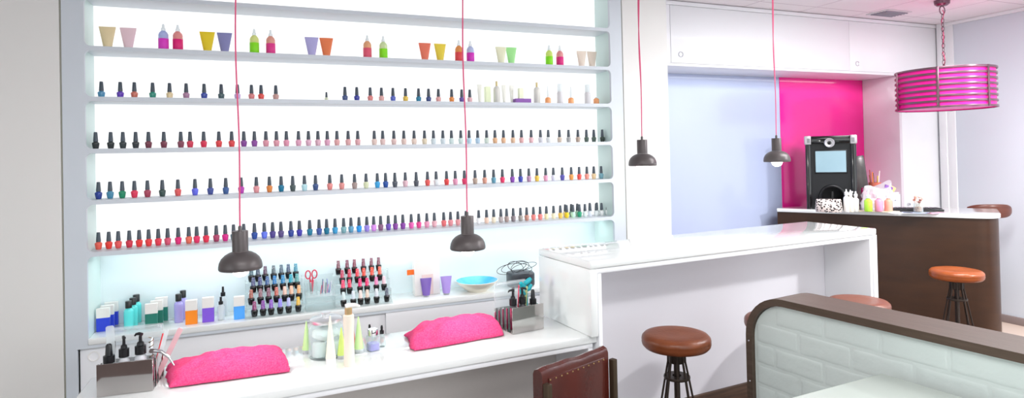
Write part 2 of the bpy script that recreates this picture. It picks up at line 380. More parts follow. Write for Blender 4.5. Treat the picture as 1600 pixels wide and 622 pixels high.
AB = .0665
bar = thing('bar_counter', 'tall glossy white bar counter with open front and dark plinth', 'counter', (1.316, 2.319, 0), AB)
BL, BD, BZ = 1.975, .466, 1.08
MB().box(0, 0, BZ-.036, BL, BD, BZ, .008, 3).build('countertop', GLOSS, bar)
MB().box(0, 0, .7505, .036, BD, BZ-.0363, .003).build('end_panel', GLOSS, bar)
MB().box(BL-.036, 0, 0, BL, BD, BZ-.0363, .003).build('end_panel', LACQ, bar)
MB().box(.0365, .006, BZ-.058, BL-.0365, .30, BZ-.0365, .003).build('inner_frame', LACQ, bar)
MB().box(.042, .006, 0, .062, .30, BZ-.0585, .003).build('inner_side', LACQ, bar)
MB().box(BL-.058, .006, 0, BL-.0365, .30, BZ-.0585, .003).build('inner_side', LACQ, bar)
MB().box(.0365+.026, .3005, .235, BL-.0365, .32, BZ-.0365).build('back_panel', WHITEP, bar, False)
MB().box(.0365+.026, .285, 0, BL-.06, .32, .235, .003).build('plinth', BROWN, bar)
MB().box(.0365, .4, 0.7505, BL-.0365, BD-.002, BZ-.0365).build('rear_panel', LACQ, bar, False)

# ------------------------------------------------------------------ pendants
def pendant_proto():
    t = thing('pendant_lamp', '', 'lamp')
    MB().lathe([(.0745, -.004), (.0775, 0), (.0772, .010), (.0745, .024), (.067, .039), (.055, .051), (.041, .059), (.029, .063), (.0285, .0635),
                (.027, .0625), (.040, .0565), (.053, .0485), (.065, .037), (.0722, .023), (.0748, .010), (.0745, -.004)], 40).build('shade', LAMP, t)
    MB().lathe([(.0285, .064), (.0285, .139), (.0275, .141), (.008, .139), (.0065, .142), (.0065, .156), (.004, .160), (0, .160)], 28).build('socket_cover', LAMP, t)
    MB().lathe([(0, -.033), (.014, -.030), (.026, -.021), (.033, -.005), (.029, .013), (.016, .03), (.012, .055), (0, .055)], 24).build('bulb', BULB, t)
    return t
PP = pendant_proto()
pl = [((376, 419), (2.21, 2.46), 'brown-grey dome pendant lamp hanging in front of the left end of shelves', 0),
      ((731, 388), 2.62, 'brown-grey dome pendant lamp hanging above the right pink towel', 1),
      ((1004, 258), 3.38, 'brown-grey dome pendant lamp in front of the pale pillar', 2),
      ((1214, 252), 3.80, 'brown-grey dome pendant lamp in front of the pink panel edge', 3)]
pend_pos = []
for (px, py), d, lab, i in pl:
    r = ray(px, py); dd = (2.30, 2.66, 3.38, 3.72)[i]; p = CAM + r*dd
    o = PP if i == 0 else copy_tree(PP)
    o.location = p; o['label'] = lab; o['group'] = 'pendant lamps over the counters'
    L = ZC - p.z; sway = (.010, .008, .012, .012)[i]
    pts = [(sway*math.sin(k/5*2.4)*(k/20)*(1-k/20)*3*.6, 0, .158+(L-.175)*k/20) for k in range(21)]
    MB().tube(pts, .0030, 6).build('cord', CORD, o)
    MB().lathe([(0, L-.025), (.03, L-.025), (.04, L-.018), (.042, L), (0, L)], 24).build('ceiling_rose', LAMP, o)
    pend_pos.append(p)

# drum lamp
dl = thing('drum_pendant_lamp', 'large round pink drum lamp with bronze bands hung on a chain', 'lamp', (5.0, 3.12, 0))
DR = .332; z0, z1 = 1.835, 2.145
MB().lathe([(DR-.012, z0+.004), (DR-.010, z0+.004), (DR-.010, z1-.004), (DR-.012, z1-.004), (DR-.012, z0+.004)], 72).build('shade', DRUM, dl)
MB().lathe([(0, z0+.012), (DR-.013, z0+.012), (DR-.013, z0+.016), (0, z0+.016)], 48).build('diffuser', mat('pink_diffuser', (248, 130, 200), .5), dl)
for k in range(8):
    z = z0 + .009 + k*(z1-z0-.018)/7; r = DR if 0 < k < 7 else DR+.002
    MB().lathe([(r-.008, z-.008), (r, z-.008), (r+.001, z), (r, z+.008), (r-.008, z+.008), (r-.008, z-.008)], 72).build('band', RING, dl)
for k in range(6):
    a = math.radians(205+60*k)
    MB().box(DR, -.009, z0, DR+.006, .009, z1, .001, M=Matrix.Rotation(a, 4, 'Z')).build('upright', RING, dl)
for k in range(3):
    a = math.radians(30+120*k)
    MB().tube([(0, 0, z1+.02), (DR-.01, 0, z1-.01)], .004, 6).build('spoke', RING, dl).rotation_euler.z = a
MB().lathe([(0, ZC-.045), (.035, ZC-.045), (.052, ZC-.03), (.055, ZC), (0, ZC)], 28).build('canopy', RING, dl)
cz = ZC-.045
MB().tube([(.032*math.cos(t*PI/8), 0, cz-.034+.032*math.sin(t*PI/8)) for t in range(16)], .004, 8, True).build('ring', RING, dl)
zz = cz-.064; k = 0
while zz > z1+.02:
    pts = []
    for t in range(12):
        a = 2*PI*t/12; x = .0105*math.cos(a); zc_ = zz-.02 + .02*math.sin(a)
        pts.append((x, 0, zc_) if k % 2 == 0 else (0, x, zc_))
    MB().tube(pts, .0026, 6, True).build('chain_link', RING, dl); zz -= .033; k += 1
MB().tube([(.012*math.sin(k*1.3), .012*math.cos(k*1.1), z1+.02+(cz-z1-.05)*k/16) for k in range(17)], .003, 6).build('cord', CORD, dl)

# ------------------------------------------------------------------ stools
def stool_proto(leather):
    t = thing('bar_stool', '', 'stool')
    prof = [(0, .682), (.120, .682), (.138, .686), (.147, .696), (.150, .708), (.1485, .716), (.150, .719), (.1475, .731), (.138, .741), (.115, .746), (.06, .743), (0, .741)]
    MB().lathe(prof, 48).build('seat', leather, t)
    MB().lathe([(0, .618), (.034, .618), (.036, .625), (.036, .672), (.10, .676), (.10, .6815), (0, .6815)], 24).build('seat_mount', IRON, t)
    MB().lathe([(0, .20), (.013, .20), (.013, .618), (0, .618)], 12).build('column', IRON, t)
    MB().lathe([(.02, .548), (.056, .548), (.058, .554), (.056, .560), (.02, .560), (.02, .548)], 24).build('collar_plate', IRON, t)
    for k in range(8):
        a = 2*PI*k/8+.2; c, s = math.cos(a), math.sin(a)
        MB().tube([(.036*c, .036*s, .675), (.037*c, .037*s, .622), (.050*c, .050*s, .554), (.105*c, .105*s, .25), (.150*c, .150*s, .005)], .0045, 8).build('leg', IRON, t)
    MB().tube([(.108*math.cos(2*PI*k/32), .108*math.sin(2*PI*k/32), .235) for k in range(32)], .006, 8, True).build('foot_ring', IRON, t)
    MB().tube([(.150*math.cos(2*PI*k/32), .150*math.sin(2*PI*k/32), .0065) for k in range(32)], .006, 8, True).build('floor_ring', IRON, t)
    return t
st = stool_proto(LEATH)
for i, (px, py, lab, lm) in enumerate([(1056, 521, 'round tan leather bar stool standing alone before the bar panel', LEATH),
        (1214, 494, 'leather bar stool almost hidden behind the rounded end of partition', LEATHR),
        (1341, 468, 'reddish leather bar stool by the right end of white bar', LEATHR),
        (1494, 421, 'orange leather stool before the brown reception desk', LEATHO)]):
    o = st if i == 0 else copy_tree(st)
    p = at_z(px, py, .745); o.location = (p.x, p.y, 0); o.rotation_euler.z = .4*i
    o['label'] = lab; o['group'] = 'leather bar stools'
    for ch in o.children:
        if ch.name.startswith('seat') and 'mount' not in ch.name:
            ch.material_slots[0].link = 'OBJECT'; ch.material_slots[0].material = lm

# ------------------------------------------------------------------ partition and white table
A_, B_ = Vector((2.127, 1.12, 0)), Vector((2.022, 1.979, 0))
dv = (B_-A_).normalized(); ang = math.atan2(dv.y, dv.x)
pt = thing('partition', 'half-height white brick partition edged by a curved dark brown frame', 'partition', (B_.x, B_.y, 0), ang)
# local: +x runs to the far end, +y towards the camera side (left face); far end vertical at x = ex
ex, LN, TK, FT = .155, 1.55, .20, .030
R_ = .19
def prof(off):
    r = R_-off; pts = [(ex-off, 0)]
    for k in range(11):
        a = PI/2*k/10; pts.append((ex-R_+r*math.cos(a), .915-R_+r*math.sin(a)))
    pts.append((-LN, .915-off)); return pts
out_, in_ = prof(0), prof(FT)
bm = MB()
rings = []
for (a, b) in zip(out_, in_):
    rings.append([(a[0], .006, a[1]), (a[0], -TK, a[1]), (b[0], -TK, b[1]), (b[0], .006, b[1])])
bm.loft(rings); fr = bm.build('frame', CAPW, pt)
# brick panel: core outline plus a relief of bricks on the visible face
bm = MB(); rings = []
for q in in_: rings.append(q)
core = [(x-.001*(1 if i == 0 else 0), z) for i, (x, z) in enumerate(rings)] + [(-LN, 0)]
M_ = Matrix(((1, 0, 0, 0), (0, 0, -1, 0), (0, 1, 0, 0), (0, 0, 0, 1)))
me = plate([[(x-.0015, z-.0015) for x, z in core]], TK-.02, Matrix.Translation((0, -TK/2-.004, 0)) @ M_)
link('brick_core', me, BRICK, pt, True, 30)
bm = MB(); BH, BW, J = .092, .225, .016
z = .885-.004-BH; row = 0
random.seed(3)
while z > .15:
    end = ex-FT-.004; cut = end-(.10 if row % 2 == 0 else .215)
    spans = []; hi = end; lo = cut
    while hi > -LN+.02:
        spans.append((max(lo, -LN), hi)); hi = lo; lo = hi-BW
    for lo, hi in spans:
        lo2, hi2 = lo+J/2, hi-J/2
        ztop = z+BH-J/2-(.915-R_)
        if ztop > 0: rr = R_-FT-.006; hi2 = min(hi2, ex-R_+math.sqrt(max(rr*rr-ztop*ztop, 0)))
        if hi2-lo2 < .03: continue
        # an irregular, softly rounded brick face
        nn = 12; pts = []
        for (xa_, za_), (xb_, zb_) in (((lo2, z+J/2), (hi2, z+J/2)), ((hi2, z+J/2), (hi2, z+BH-J/2)), ((hi2, z+BH-J/2), (lo2, z+BH-J/2)), ((lo2, z+BH-J/2), (lo2, z+J/2))):
            for q in range(nn//2):
                t = q/(nn//2); pts.append((xa_+(xb_-xa_)*t+random.uniform(-.002, .002), za_+(zb_-za_)*t+random.uniform(-.002, .002)))
        cx_, cz_ = (lo2+hi2)/2, z+BH/2
        def ring(sh, y): return [(cx_+(x-cx_)*(1-sh/(hi2-lo2)*2), y, cz_+(zz-cz_)*(1-sh/(BH-J)*2)) for x, zz in pts]
        d = random.uniform(-.0006, .0006)
        bm.loft([ring(-.003, -.0143), ring(.001, -.0133+d*.5), ring(.006, -.0127+d*.5), ring(.014, -.0125+d*.5)])
    z -= BH; row += 1
bm.build('brick_facing', BRICK, pt)
for zz, xx in ((.70, ex-.001), (.52, ex-.001)):
    MB().lathe([(0, 0), (.004, 0), (.003, .0015), (0, .002)], 12, M=Matrix.Translation((ex-.015, .006, zz)) @ Matrix.Rotation(-PI/2, 4, 'X')).build('screw', CHROME, pt)

tb = thing('white_table', 'plain white table top standing against the brick partition', 'table', (0, 0, 0))
q0, q1, q2 = at_z(1382, 582, .75), at_z(1514, 622, .75), at_z(1232, 622, .75)
e1 = (B_-A_).normalized(); nx = Vector((-e1.y, e1.x, 0)); c0 = Vector((q0.x, q0.y, 0)) + nx*.016
e2 = Vector((q2.x-q0.x, q2.y-q0.y, 0)).normalized()
TT = [c0, c0+e2*.75, c0+e2*.75-e1*.7, c0-e1*.7]
MB().prism([(p.x, p.y) for p in (TT[0], TT[1], TT[2], TT[3])], .722, .75, .004).build('tabletop', mat('table_laminate', (184, 193, 186), .35), tb)
cen = sum(TT, Vector())/4
MB().lathe([(0, 0), (.2, 0), (.21, .008), (.04, .022), (.03, .04), (.03, .70), (.08, .715), (.08, .7215), (0, .7215)], 28, c=(cen.x, cen.y, 0)).build('pedestal', IRON, tb)

# ------------------------------------------------------------------ leather chair at the counter
p0, p1 = at_z(847, 580, .78), at_z(950, 543, .78)
ca = math.atan2(p1.y-p0.y, p1.x-p0.x); CW = (p1-p0).length
ch = thing('leather_chair', 'low-backed oxblood leather chair with brass studs facing the manicure counter', 'chair', (p0.x, p0.y, 0), ca)
# local: x across the back, y towards the counter
bk = MB()
N = 14; rings = []
for i in range(N+1):
    t = i/N; x = CW*t; zt = .780+.003*math.sin(t*7)+.0015*math.sin(t*19)
    rg = []
    for a in range(16):
        if a < 5: th = PI*a/4; rg.append((x, .024-.024*math.cos(th), zt-.022+.022*math.sin(th)))
    rg += [(x, .048, .42), (x, .040, .40), (x, .008, .40), (x, .0, .42)]
    rings.append(rg)
bk.loft(rings); bk.build('backrest', OXB, ch)
MB().box(.03, -.006, .43, CW-.03, .0, .748, .003).build('rear_panel', OXB, ch)
for i in range(11):
    x = .035+(CW-.07)*i/10
    MB().lathe([(0, 0), (.0032, 0), (.0025, .0016), (0, .0024)], 8, M=Matrix.Translation((x, -.006, .741)) @ Matrix.Rotation(PI/2, 4, 'X')).build('stud', BRASS, ch)
for x in (.012, CW+.012):
    MB().box(x-.012, -.026, 0, x+.012, -.001, .735, .003).build('rear_leg', mat('bronze_leg', (72, 58, 44), .4, metal=.5), ch)
MB().box(.0, .052, .40, CW, .42, .46, .018, 3).build('seat', OXB, ch)
MB().box(.01, .0, .372, CW-.01, .42, .399, .003).build('seat_frame', IRON, ch)
for x in (.012, CW-.014):
    MB().box(x-.011, .395, 0, x+.011, .417, .371, .003).build('front_leg', IRON, ch)

# ------------------------------------------------------------------ reception desk
HD = 1.04
f0, f1, f2 = at_z(1214, 331, HD-.03), at_z(1419, 338.8, HD-.03), at_z(1560, 343, HD-.03)
fv = Vector((f2.x-f0.x, f2.y-f0.y, 0)).normalized(); bnv = Vector((-fv.y, fv.x, 0))
if bnv.x < 0: bnv = -bnv
DW = .56; RC = .14
dlen = (Vector((f2.x, f2.y, 0))-Vector((f0.x, f0.y, 0))).length
def desk_pts(off):
    P = []
    s0 = Vector((f0.x, f0.y, 0))
    def at(u, v): return s0+fv*u+bnv*v
    P.append(at(0, off))
    for k in range(9):
        a = -PI/2+PI/2*k/8; P.append(at(dlen-off+.02-RC+(RC)*math.cos(a), off+RC+RC*math.sin(a)))
    P.append(at(dlen-off+.02, DW-off)); P.append(at(0.42, DW-off)); P.append(at(0, .10))
    return [(p.x, p.y) for p in P]
dk = thing('reception_desk', 'brown wood-fronted reception desk with white top and rounded end', 'desk')
MB().prism(desk_pts(0), HD-.03, HD, .005).build('desktop', GLOSS, dk)
MB().prism(desk_pts(.012), .0, HD-.0305).build('front_panel', DESKW, dk, True, 60)

def D(px, py, z=HD): p = at_z(px, py, z); return Vector((p.x, p.y, z))
# nail machine
def local_thing(name, label, cat, px, py, z, rz, group=None):
    p = at_z(px, py, z); return thing(name, label, cat, (p.x, p.y, z), rz, group), mpp(p)
mz, k = local_thing('nail_printing_machine', 'tall black machine with screen and round lens on the reception desk', 'machine', 1300, 327, HD, -.82)
W2 = 36.5*k; HH = 116*k
def mp(name, x0, y0, z0, x1, y1, z1, m, bev=.004): return MB().box(x0, y0, z0, x1, y1, z1, bev).build(name, m, mz)
arch = [(-W2*.94, 0), (-W2*.45, 0)]
for q in range(13):
    a = PI-PI*q/12; arch.append((W2*.03+W2*.44*math.cos(a), HH*.16+HH*.14*math.sin(a)))
arch += [(W2*.47, 0), (W2*.94, 0), (W2*.94, HH*.985), (-W2*.94, HH*.985)]
arch[1] = (W2*.03-W2*.44, 0); arch[-4] = (W2*.03+W2*.44, 0)
link('body', plate([arch], .24, XZ(.12)), BLACK, mz, True, 30)
mp('back_housing', -W2*.93, .2405, 0, W2*.93, .30, HH*.97, BLACK)
for s in (-1, 1):
    MB().lathe([(0, 0), (W2*.11, 0), (W2*.11, HH*.87), (0, HH*.87)], 20, c=(s*W2*.86, -.012, 0), sy=.5).build('side_column', BLACKG, mz)
    mp('silver_corner', min(s*W2, s*W2*.74), -.03, HH*.875, max(s*W2, s*W2*.74), .10, HH*.995, mat('silver_plastic', (190, 188, 192), .35, metal=.5), .008)
    mp('grille', s*W2*.84-.012, -.032, HH*.90, s*W2*.84+.012, -.0305, HH*.96, mat('grey_grille', (130, 130, 134), .5), 0)
mp('header', -W2*.735, -.028, HH*.89, W2*.735, -.001, HH*.99, BLACKG, .008)
mp('screen_bezel', -W2*.62, -.006, HH*.48, W2*.62, -.0008, HH*.80, BLACK, .002)
mp('screen', -W2*.58, -.0085, HH*.50, W2*.58, -.0065, HH*.785, SCREEN, 0)
lens = MB().lathe([(0, 0), (W2*.2, 0), (W2*.2, .012), (W2*.17, .018), (W2*.11, .012), (0, .012)], 32, M=Matrix.Translation((-.008, -.0285, HH*.895)) @ Matrix.Rotation(PI/2, 4, 'X')).build('lens_ring', mat('silver_plastic', (190, 188, 192)), mz)
MB().lathe([(0, .0125), (W2*.085, .0125), (W2*.07, .019), (0, .021)], 24, M=Matrix.Translation((-.008, -.0285, HH*.895)) @ Matrix.Rotation(PI/2, 4, 'X')).build('lens', BLACKG, lens)
arcp = [(W2*.03+W2*.47*math.cos(PI-PI*q/14), -.004, HH*.16+HH*.155*math.sin(PI-PI*q/14)) for q in range(15)]
MB().tube([(W2*.03-W2*.47, -.004, .006)]+arcp+[(W2*.03+W2*.47, -.004, .006)], .012, 8).build('arch_rim', BLACK, mz)
mp('finger_post', W2*.0, .05, 0, W2*.10, .10, HH*.24, BLACK)

# leopard pouch
po, k = local_thing('leopard_pouch', 'small leopard print cosmetics pouch before the black machine', 'pouch', 1295, 331, HD, -.85)
w, h = 18.5*k, 20*k; rings = []
for z, s, d in ((0, .97, .05), (.25*h, HD, .062), (.6*h, .99, .055), (.88*h, .96, .034), (h, .90, .012)):
    rings.append([(x*w*s*1.0, y*d*(1-.25*x*x), z) for x, y in [(math.copysign(abs(math.cos(t))**.45, math.cos(t)), math.copysign(abs(math.sin(t))**.6, math.sin(t))) for t in [2*PI*i/28 for i in range(28)]]])
MB().loft(rings).build('pouch_body', LEOP, po)
MB().tube([(-w*.85, 0, h), (0, 0, h+.003), (w*.85, 0, h)], .0035, 6).build('zip', BLACK, po)

def bottle_mb(r, h, neck, shoulder, sx=1, sy=1, n=20):
    return MB().lathe([(0, 0), (r*.92, 0), (r, .004), (r, h*shoulder), (r*.93, h*(shoulder+.05)), (r*.7, h*(shoulder+.1)), (neck, h*.96), (neck, h), (0, h)], n, sx=sx, sy=sy)
def pump_bottle(name, label, px, py, z, hpx, wpx, bodym, capm, frac=.66, group=None, rgb=None, cat='bottle', rz=0, nozzle=True, p=None):
    if p is None: p = at_z(px, py, z)
    k = mpp(p); t = thing(name, label, cat, (p.x, p.y, z), rz, group); h = hpx*k; r = wpx*k/2
    b = bottle_mb(r, h*frac, r*.42, .78).build('bottle_body', bodym, t)
    if rgb: tint(b, rgb)
    zc_ = h*frac
    MB().lathe([(0, zc_), (r*.62, zc_), (r*.62, zc_+h*.13), (r*.34, zc_+h*.15), (r*.20, zc_+h*.16), (r*.20, zc_+h*.27), (0, zc_+h*.27)], 18).build('pump_collar', capm, t)
    if nozzle:
        MB().box(-r*.30, -r*.30, h*.93, r*1.1, r*.30, h, r*.12).build('pump_head', capm, t)
    else:
        MB().lathe([(0, h*.92), (r*.32, h*.92), (r*.28, h), (0, h)], 14).build('pump_head', capm, t)
    return t
pump_bottle('spray_bottle', 'slim white spray bottle nearest the leopard pouch', 1323, 331, HD, 33, 9, WHITE, WHITE, .8, 'white bottles on the reception desk', nozzle=False)
pump_bottle('spray_bottle', 'slim white spray bottle in the middle of three on the desk', 1329.5, 331, HD, 32, 9, CREAM, WHITE, .8, 'white bottles on the reception desk')
pump_bottle('spray_bottle', 'white bottle with narrow nozzle beside the clear gift bag', 1337.5, 330.5, HD, 31, 9, WHITE, WHITE, .75, 'white bottles on the reception desk', nozzle=False)

# tablet screen leaning behind the bag
tbp = D(1350, 321.5); k = mpp(tbp)
tab = thing('monitor', 'dark tilted screen standing beside the black machine', 'monitor', tbp, -.5)
sk = Matrix.Rotation(math.radians(-7), 4, 'Y')
MB().box(-9*k, 0, .02, 11*k, .02, 76*k, .004, M=sk).build('panel', DARKSC, tab)
MB().box(-10*k, .002, .022, 12*k, .024, 78*k, .003, M=sk @ Matrix.Translation((0, .006, 0))).build('frame', BLACK, tab)
MB().box(-8*k, -.02, 0, 8*k, .09, .014, .003).build('stand', BLACK, tab)

# pencil cup
pcp = D(1368, 325); k = mpp(pcp)
pc = thing('brush_cup', 'orange-brown cup of nail brushes behind the plastic bag', 'cup', pcp)
MB().lathe([(0, 0), (8*k, 0), (8.5*k, 40*k), (7.8*k, 40*k), (7.6*k, .004), (0, .004)], 20).build('cup', mat('terracotta', (196, 104, 84), .4), pc)
for i in range(7):
    a = i*2.4; x, y = 5.2*k*math.cos(a), 5.2*k*math.sin(a); lean = 1.35
    rgb = [(210, 190, 60), (120, 70, 40), (230, 200, 210), (60, 40, 36), (220, 120, 60), (200, 190, 180), (150, 60, 60)][i]
    o = MB().tube([(x*.5, y*.5, .01), (x*lean, y*lean, (50+i*1.6)*k)], .0045, 7).build('nail_brush', TINT); tint(o, rgb)
    o.location = pcp
    tag(o, ['yellow', 'brown', 'pale pink', 'black', 'orange', 'grey', 'dark red'][i]+' handled brush standing in the cup on the reception desk', 'brush', 'brushes in the desk cup')

# plastic gift bag: crumpled pillow
bgp = D(1372, 327.5); k = mpp(bgp)
bg = thing('plastic_bag', 'crumpled clear and white plastic gift bag on the reception desk', 'bag', bgp, -.5)
rings = []
nb = 36
for i, t in enumerate([0, .1, .3, .5, .7, .85, 1.0]):
    rg = []
    for j in range(nb):
        a = 2*PI*j/nb; w = (25*k)*(1-.12*t+.05*math.sin(5*t)); d = .07*(1-t*.85)+.008
        nz = .014*noise.noise(Vector((math.cos(a)*2, math.sin(a)*2, t*5)))*(1 if 0 < t else 0)
        zz = t*36*k + (t**2)*(.03*math.sin(a*2+.4)+.024*math.cos(a))
        rg.append((w*math.cos(a)+nz*2, d*math.sin(a)+nz, zz))
    rings.append(rg)
MB().loft(rings).build('bag_film', BAG, bg, True, 25)
MB().box(-6*k, -.02, .006, 6*k, .012, 26*k, .004, M=Matrix.Translation((-10*k, 0, .01)) @ Matrix.Rotation(.12, 4, 'Y')).build('pink_card', mat('pink_card', (226, 176, 196), .6), bg)
MB().box(-6*k, -.012, .0, 6*k, .006, 30*k, .002, M=Matrix.Translation((4*k, 0, .05)) @ Matrix.Rotation(.45, 4, 'Y')).build('purple_ribbon', mat('purple_ribbon', (122, 72, 158), .4), bg)
MB().box(-5*k, .01, .0, 5*k, .02, 28*k, .002, M=Matrix.Translation((10*k, 0, .06)) @ Matrix.Rotation(.55, 4, 'Y')).build('gold_ribbon', mat('gold_ribbon', (206, 182, 120), .35), bg)
mk = D(1356, 324)
o = MB().lathe([(0, 0), (.044, 0), (.048, .01), (.048, .155), (.044, .165), (0, .167)], 24).build('cream_pot', mat('magenta_lid', (232, 40, 130), .3)); o.location = mk
tag(o, 'round magenta pot half hidden behind the bag and the screen', 'pot')

# tray with three colourful bottles
trp = D(1377, 331.3); k = mpp(trp)
tr = MB().box(-.20, -.035, 0, .12, .06, .007, .003).build('tray', mat('cream_tray', (226, 214, 190), .4)); tr.location = (trp.x, trp.y, HD); tr.rotation_euler.z = math.atan2(fv.y, fv.x)
tag(tr, 'flat cream tray under the three bright bottles on the desk', 'tray')
for px, rgb, lc, lab in ((1357, (178, 226, 60), (110, 190, 20), 'lime green lotion bottle with clear pump on the desk tray'),
                         (1373.5, (244, 160, 196), (214, 60, 150), 'rose pink lotion bottle with clear pump on the desk tray'),
                         (1388.5, (252, 176, 150), (250, 150, 120), 'peach lotion bottle with clear pump on the desk tray')):
    p = at_z(px, 330.2, HD+.007); t = pump_bottle('lotion_bottle', lab, px, 330.2, HD+.007, 33, 11.5, POLISH, FROST, .62, 'bright bottles on the desk tray', rgb, nozzle=False)
    kk = mpp(p)
# keyboard
kb = D(1427, 329); k = mpp(kb)
kt = thing('keyboard', 'black computer keyboard lying on the white reception desk', 'keyboard', (kb.x, kb.y, HD), math.atan2(fv.y, fv.x)+.35)
MB().box(-.19, -.07, 0, .19, .07, .016, .004).build('case', BLACK, kt)
ky = MB()
for i in range(12):
    for j in range(4): ky.box(-.185+i*.031, -.058+j*.029, .0163, -.185+i*.031+.026, -.058+j*.029+.024, .022, .002, 1)
ky.build('keys', mat('key_black', (34, 34, 40), .45), kt)
# jar with swabs
jp = D(1435, 332); k = mpp(jp)
jr = thing('swab_jar', 'small glass jar of beaded sticks beside the keyboard', 'jar', jp)
MB().lathe([(0, 0), (6.4*k, 0), (6.6*k, .004), (6.6*k, 14*k), (6.2*k, 14*k), (6.0*k, .006), (0, .006)], 20).build('glass', GLASS, jr)
MB().lathe([(0, .007), (5.4*k, .007), (5.6*k, 8*k), (0, 9*k)], 16).build('fill', mat('jar_fill', (206, 170, 150), .6, var=(120, .2, (120, 84, 70))), jr)
for i in range(9):
    a = i*2.4; r1 = 4.6*k*((i+1)/9)**.5
    e = (r1*2.1*math.cos(a), r1*1.2*math.sin(a), (24-1.0*(i % 4)*2.5)*k)
    o = MB().tube([(r1*.6*math.cos(a), r1*.6*math.sin(a), .01), e], .0022, 6).build('stick', mat('pale_stick', (232, 214, 200), .5), jr)
    MB().lathe([(0, -.010), (.008, -.006), (.0105, 0), (.008, .006), (0, .010)], 10, c=e).build('bead', TINT, o)
    tint(o.children[0], [(228, 196, 184), (214, 160, 140), (120, 70, 60), (240, 226, 220), (196, 140, 120)][i % 5])
# papers
for px, py, rgb, rz, sz, lab in ((1409, 333, (202, 206, 222), .5, .085, 'pale printed leaflet lying in front of the keyboard'),
                                 (1432, 332.6, (176, 190, 226), .1, .09, 'bluish leaflet lying under the glass jar'),
                                 (1462, 333, (228, 150, 176), .8, .075, 'pink paper strip lying near the right end of the desk')):
    p = D(px, py); o = MB().box(-sz, -sz*.45, 0, sz, sz*.45, .0012).build('leaflet', TSAT, smooth=False); tint(o, rgb)
    o.location = (p.x, p.y, HD); o.rotation_euler.z = rz-.9
    tag(o, lab, 'paper')
jr.location.z = HD+.0013
# drawer tower in the alcove
du = thing('drawer_unit', 'small white drawer unit behind the reception desk by the closet', 'drawers', (5.272, 3.80, 0))
MB().box(-.13, .0, 0, .135, .33, 1.135, .004).build('carcass', LACQ, du)
for i in range(5):
    d = MB().box(-.122, -.016, .05+i*.215, .128, -.0005, .05+i*.215+.205, .003).build('drawer', LACQ, du)
    MB().box(-.05, -.024, .05+i*.215+.15, .06, -.0165, .05+i*.215+.156, .002).build('handle', mat('grey_handle', (120, 120, 130), .4), d)
# wooden chair behind the desk
wr = ray(1557, 331); wp = CAM + wr*5.0
wc = thing('swivel_chair', 'brown wooden chair with curved back behind the reception desk', 'chair', (wp.x, wp.y, 0), -.62)
rings = []
for i in range(17):
    a = -1.1+2.2*i/16; R1 = .175
    hh = .058*(1-.45*abs(i/8-1)**3); cz = wp.z
    x, y = R1*math.sin(a), .18-R1*math.cos(a)*.8
    n = Vector((math.sin(a), -math.cos(a), 0))
    rings.append([(x+n.x*.011*math.cos(b), y+n.y*.011*math.cos(b), cz+hh*math.copysign(abs(math.sin(b))**.6, math.sin(b))) for b in [2*PI*j/12 for j in range(12)]])
MB().loft(rings).build('backrest', WALN, wc)
MB().tube([(0, .008, wp.z), (-.05, -.01, wp.z-.15), (-.10, .02, .66), (-.12, .10, .63)], .014, 8).build('back_stem', IRON, wc)
MB().lathe([(0, .62), (.16, .62), (.175, .635), (.17, .66), (0, .655)], 32, c=(-.14, .16, 0)).build('seat', WALN, wc)
MB().lathe([(0, .0), (.17, .0), (.175, .012), (.03, .03), (.022, .05), (.022, .6195), (0, .6195)], 24, c=(-.14, .16, 0)).build('pedestal', IRON, wc)

# ------------------------------------------------------------------ nail polish on the lit shelves
def polish_proto():
    t = thing('nail_polish', '', 'nail polish')
    MB().lathe([(0, 0), (.0095, 0), (.0118, .002), (.0138, .012), (.0156, .024), (.0160, .028), (.0150, .031), (.0105, .034), (.0090, .0365), (0, .0365)], 18).build('bottle_body', POLISH, t)
    MB().lathe([(0, .0366), (.0102, .0366), (.0104, .040), (.0078, .080), (.0066, .083), (0, .0835)], 16).build('cap', CAPB, t)
    return t
NP = polish_proto(); first = [True]
PAL = {'black': (35, 40, 40), 'charcoal': (60, 70, 75), 'grey': (150, 150, 150), 'silver': (205, 208, 210), 'white': (236, 238, 238), 'taupe': (168, 148, 138),
 'beige': (226, 208, 180), 'cream': (232, 222, 205), 'tan': (210, 165, 125), 'terracotta': (195, 110, 88), 'brown': (140, 100, 85),
 'blush': (240, 212, 206), 'rose': (238, 168, 185), 'baby-pink': (246, 200, 212), 'salmon': (245, 155, 145), 'dusty-pink': (215, 130, 130), 'hot-pink': (248, 85, 180),
 'magenta': (205, 35, 120), 'coral': (252, 100, 88), 'red': (240, 55, 52), 'crimson': (208, 42, 78), 'burgundy': (122, 52, 72), 'wine': (165, 58, 88),
 'orange': (240, 155, 72), 'yellow': (242, 208, 85), 'lemon': (250, 220, 10), 'purple': (133, 62, 155), 'violet': (100, 60, 170), 'mauve': (172, 128, 155), 'lilac': (190, 160, 208),
 'lavender': (110, 110, 220), 'navy': (50, 68, 130), 'indigo': (78, 62, 128), 'royal-blue': (35, 60, 155), 'sky-blue': (45, 155, 215), 'steel-blue': (80, 140, 172),
 'ice-blue': (190, 215, 228), 'teal': (0, 115, 148), 'sea-green': (120, 165, 168), 'emerald': (15, 140, 105), 'mint': (188, 224, 206), 'forest': (75, 92, 84), 'ivory': (218, 220, 186), 'pearl': (222, 234, 234)}
def cname(c): return min(PAL, key=lambda n: sum((a-b)**2 for a, b in zip(PAL[n], c)))
